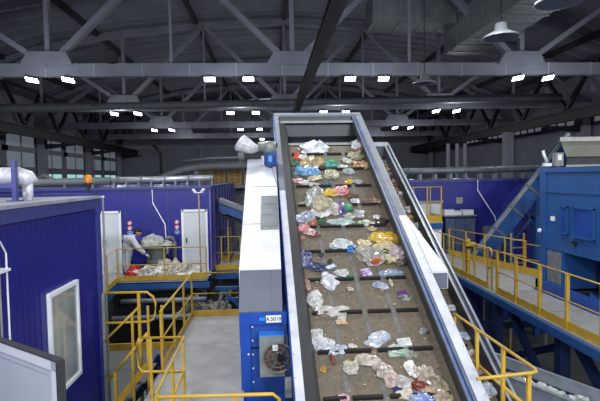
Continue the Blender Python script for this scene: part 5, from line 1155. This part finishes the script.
J = [(0,.02,.88),(.03,0,1.02),(.14,-.06,1.13),(.28,-.12,1.20),(.34,-.14,1.27),            #0 pelvis 1 waist 2 chest 3 upper chest 4 neck
     (.10,-.09,.84),(.02,-.12,.48),(.04,-.10,.08),(.14,-.16,.05),                          # right leg
     (-.08,.12,.84),(-.14,.12,.48),(-.12,.14,.08),(-.02,.10,.05),                         # left leg
     (.25,-.30,1.16),(.42,-.36,.92),(.62,-.34,.72),                                        # near arm
     (.32,.06,1.16),(.50,.10,1.02),(.66,.06,1.14)]                                         # far arm
E_ = [(0,1),(1,2),(2,3),(3,4),(0,5),(5,6),(6,7),(7,8),(0,9),(9,10),(10,11),(11,12),(3,13),(13,14),(14,15),(3,16),(16,17),(17,18)]
Rd = [.19,.20,.22,.18,.065,.115,.085,.062,.05,.115,.085,.062,.05,.105,.095,.065,.095,.08,.055]
body = skinned('body', J, E_, Rd, cover, person)
HN = [(.34,-.14,1.25),(.37,-.16,1.31),(.40,-.17,1.38),(.41,-.175,1.44)]
skin = mat('skin_tone',(.70,.52,.42),(.64,.46,.37),rough=.6,scale=4)
head = skinned('head', HN+[(.46,-.21,1.34)], [(0,1),(1,2),(2,3),(1,4)], [.05,.075,.092,.06,.03], skin, person)
def hb(name,m_,parts): 
    bm=bmesh.new()
    for c,s in parts:
        r_=bmesh.ops.create_icosphere(bm,subdivisions=3,radius=1)
        for v in r_['verts']: v.co=V((c[0]+v.co.x*s[0],c[1]+v.co.y*s[1],c[2]+v.co.z*s[2]))
    me=D.meshes.new(name); bm.to_mesh(me); bm.free(); me.materials.append(m_)
    for p_ in me.polygons: p_.use_smooth=True
    o=D.objects.new(name,me); C.objects.link(o); o.parent=person; return o
hb('hair', mat('dark_hair',(.07,.06,.06),rough=.7), [((.375,-.155,1.435),(.105,.105,.09)),((.33,-.13,1.38),(.07,.08,.09))])
hb('eyes', M['black'], [((.475,-.225,1.40),(.012,.012,.010)),((.445,-.255,1.40),(.012,.012,.010))])
hb('nose', skin, [((.487,-.258,1.37),(.018,.018,.022))]); hb('ears', skin, [((.36,-.265,1.385),(.018,.012,.03))]); hb('mouth', mat('lip_tone',(.55,.30,.28)), [((.482,-.245,1.33),(.02,.02,.007))])
scarf = skinned('blue_scarf', [(.20,-.20,1.16),(.30,-.27,1.22),(.40,-.24,1.22),(.44,-.14,1.20),(.36,-.02,1.22),(.44,-.27,1.14),(.44,-.28,1.08)], [(0,1),(1,2),(2,3),(3,4),(2,5),(5,6)], [.06,.075,.075,.07,.06,.06,.04], mat('scarf_blue',(.08,.22,.55),(.06,.17,.46),rough=.8,scale=8), person)
glove = mat('work_glove',(.72,.70,.68),(.62,.60,.58),rough=.8)
def hand(base, d_, side_, nm):
    b_ = V(base); d_=V(d_).normalized(); s_=V(side_).normalized(); n_=d_.cross(s_)
    pts=[b_, b_+d_*.05, b_+d_*.09]; ed=[(0,1),(1,2)]; rad=[.03,.038,.034]
    for k,(o_,ln) in enumerate(((-.03,.065),(-.01,.078),(.01,.074),(.03,.058))):
        i0=len(pts); q=b_+d_*.085+s_*o_; pts+= [q+d_*ln*.5+n_*.004, q+d_*ln*.8-n_*.02, q+d_*ln-n_*.04]; ed+=[(2,i0),(i0,i0+1),(i0+1,i0+2)]; rad+=[.010,.009,.008]
    i0=len(pts); pts+=[b_+d_*.045-s_*.05,b_+d_*.075-s_*.065-n_*.015]; ed+=[(1,i0),(i0,i0+1)]; rad+=[.013,.010]
    return skinned(nm, pts, ed, rad, glove, person, sub=1)
hand((.62,-.34,.72),(.8,.05,-.5),(0,1,.1),'hand'); hand((.66,.06,1.14),(.8,.1,.4),(0,1,0),'hand')
hb('boots', M['black'], [((.12,-.15,.055),(.15,.06,.055)),((-.04,.11,.055),(.15,.06,.055))])

# ------------------------------------------------------------------ hall lamps behind and above the viewpoint, ambient fill let in where the end wall is left out
def area(x,y,z,e,sx,sy,rot=(0,0,0),col=(.95,.97,1)):
    l = D.lights.new('hall_lamp','AREA'); l.energy=e; l.shape='RECTANGLE'; l.size=sx; l.size_y=sy; l.color=col
    o = D.objects.new('hall_lamp', l); C.objects.link(o); o.location=(x,y,z); o.rotation_euler=rot; return o
for x in (-10.5,-2,5,13.6):
    area(x,12,11.3,EA*.9,2.2,.4); area(x,1,11.3,EA*.8,2.2,.4,(.25,0,0)); area(x,-9,10.5,EA*2.2,2.2,.4,(.95,0,0))  # unseen rows; rear ones tilted forward and strengthened to brighten the door leaf
w = D.worlds.new('world'); sc.world = w; w.use_nodes = True
w.node_tree.nodes['Background'].inputs['Color'].default_value = (*lin((.74,.80,.95)),1); w.node_tree.nodes['Background'].inputs['Strength'].default_value = WS
vs_ = sc.view_settings; vs_.view_transform='Standard'; vs_.look='None'; vs_.gamma=1; vs_.use_curve_mapping=False; vs_.exposure=EXPO
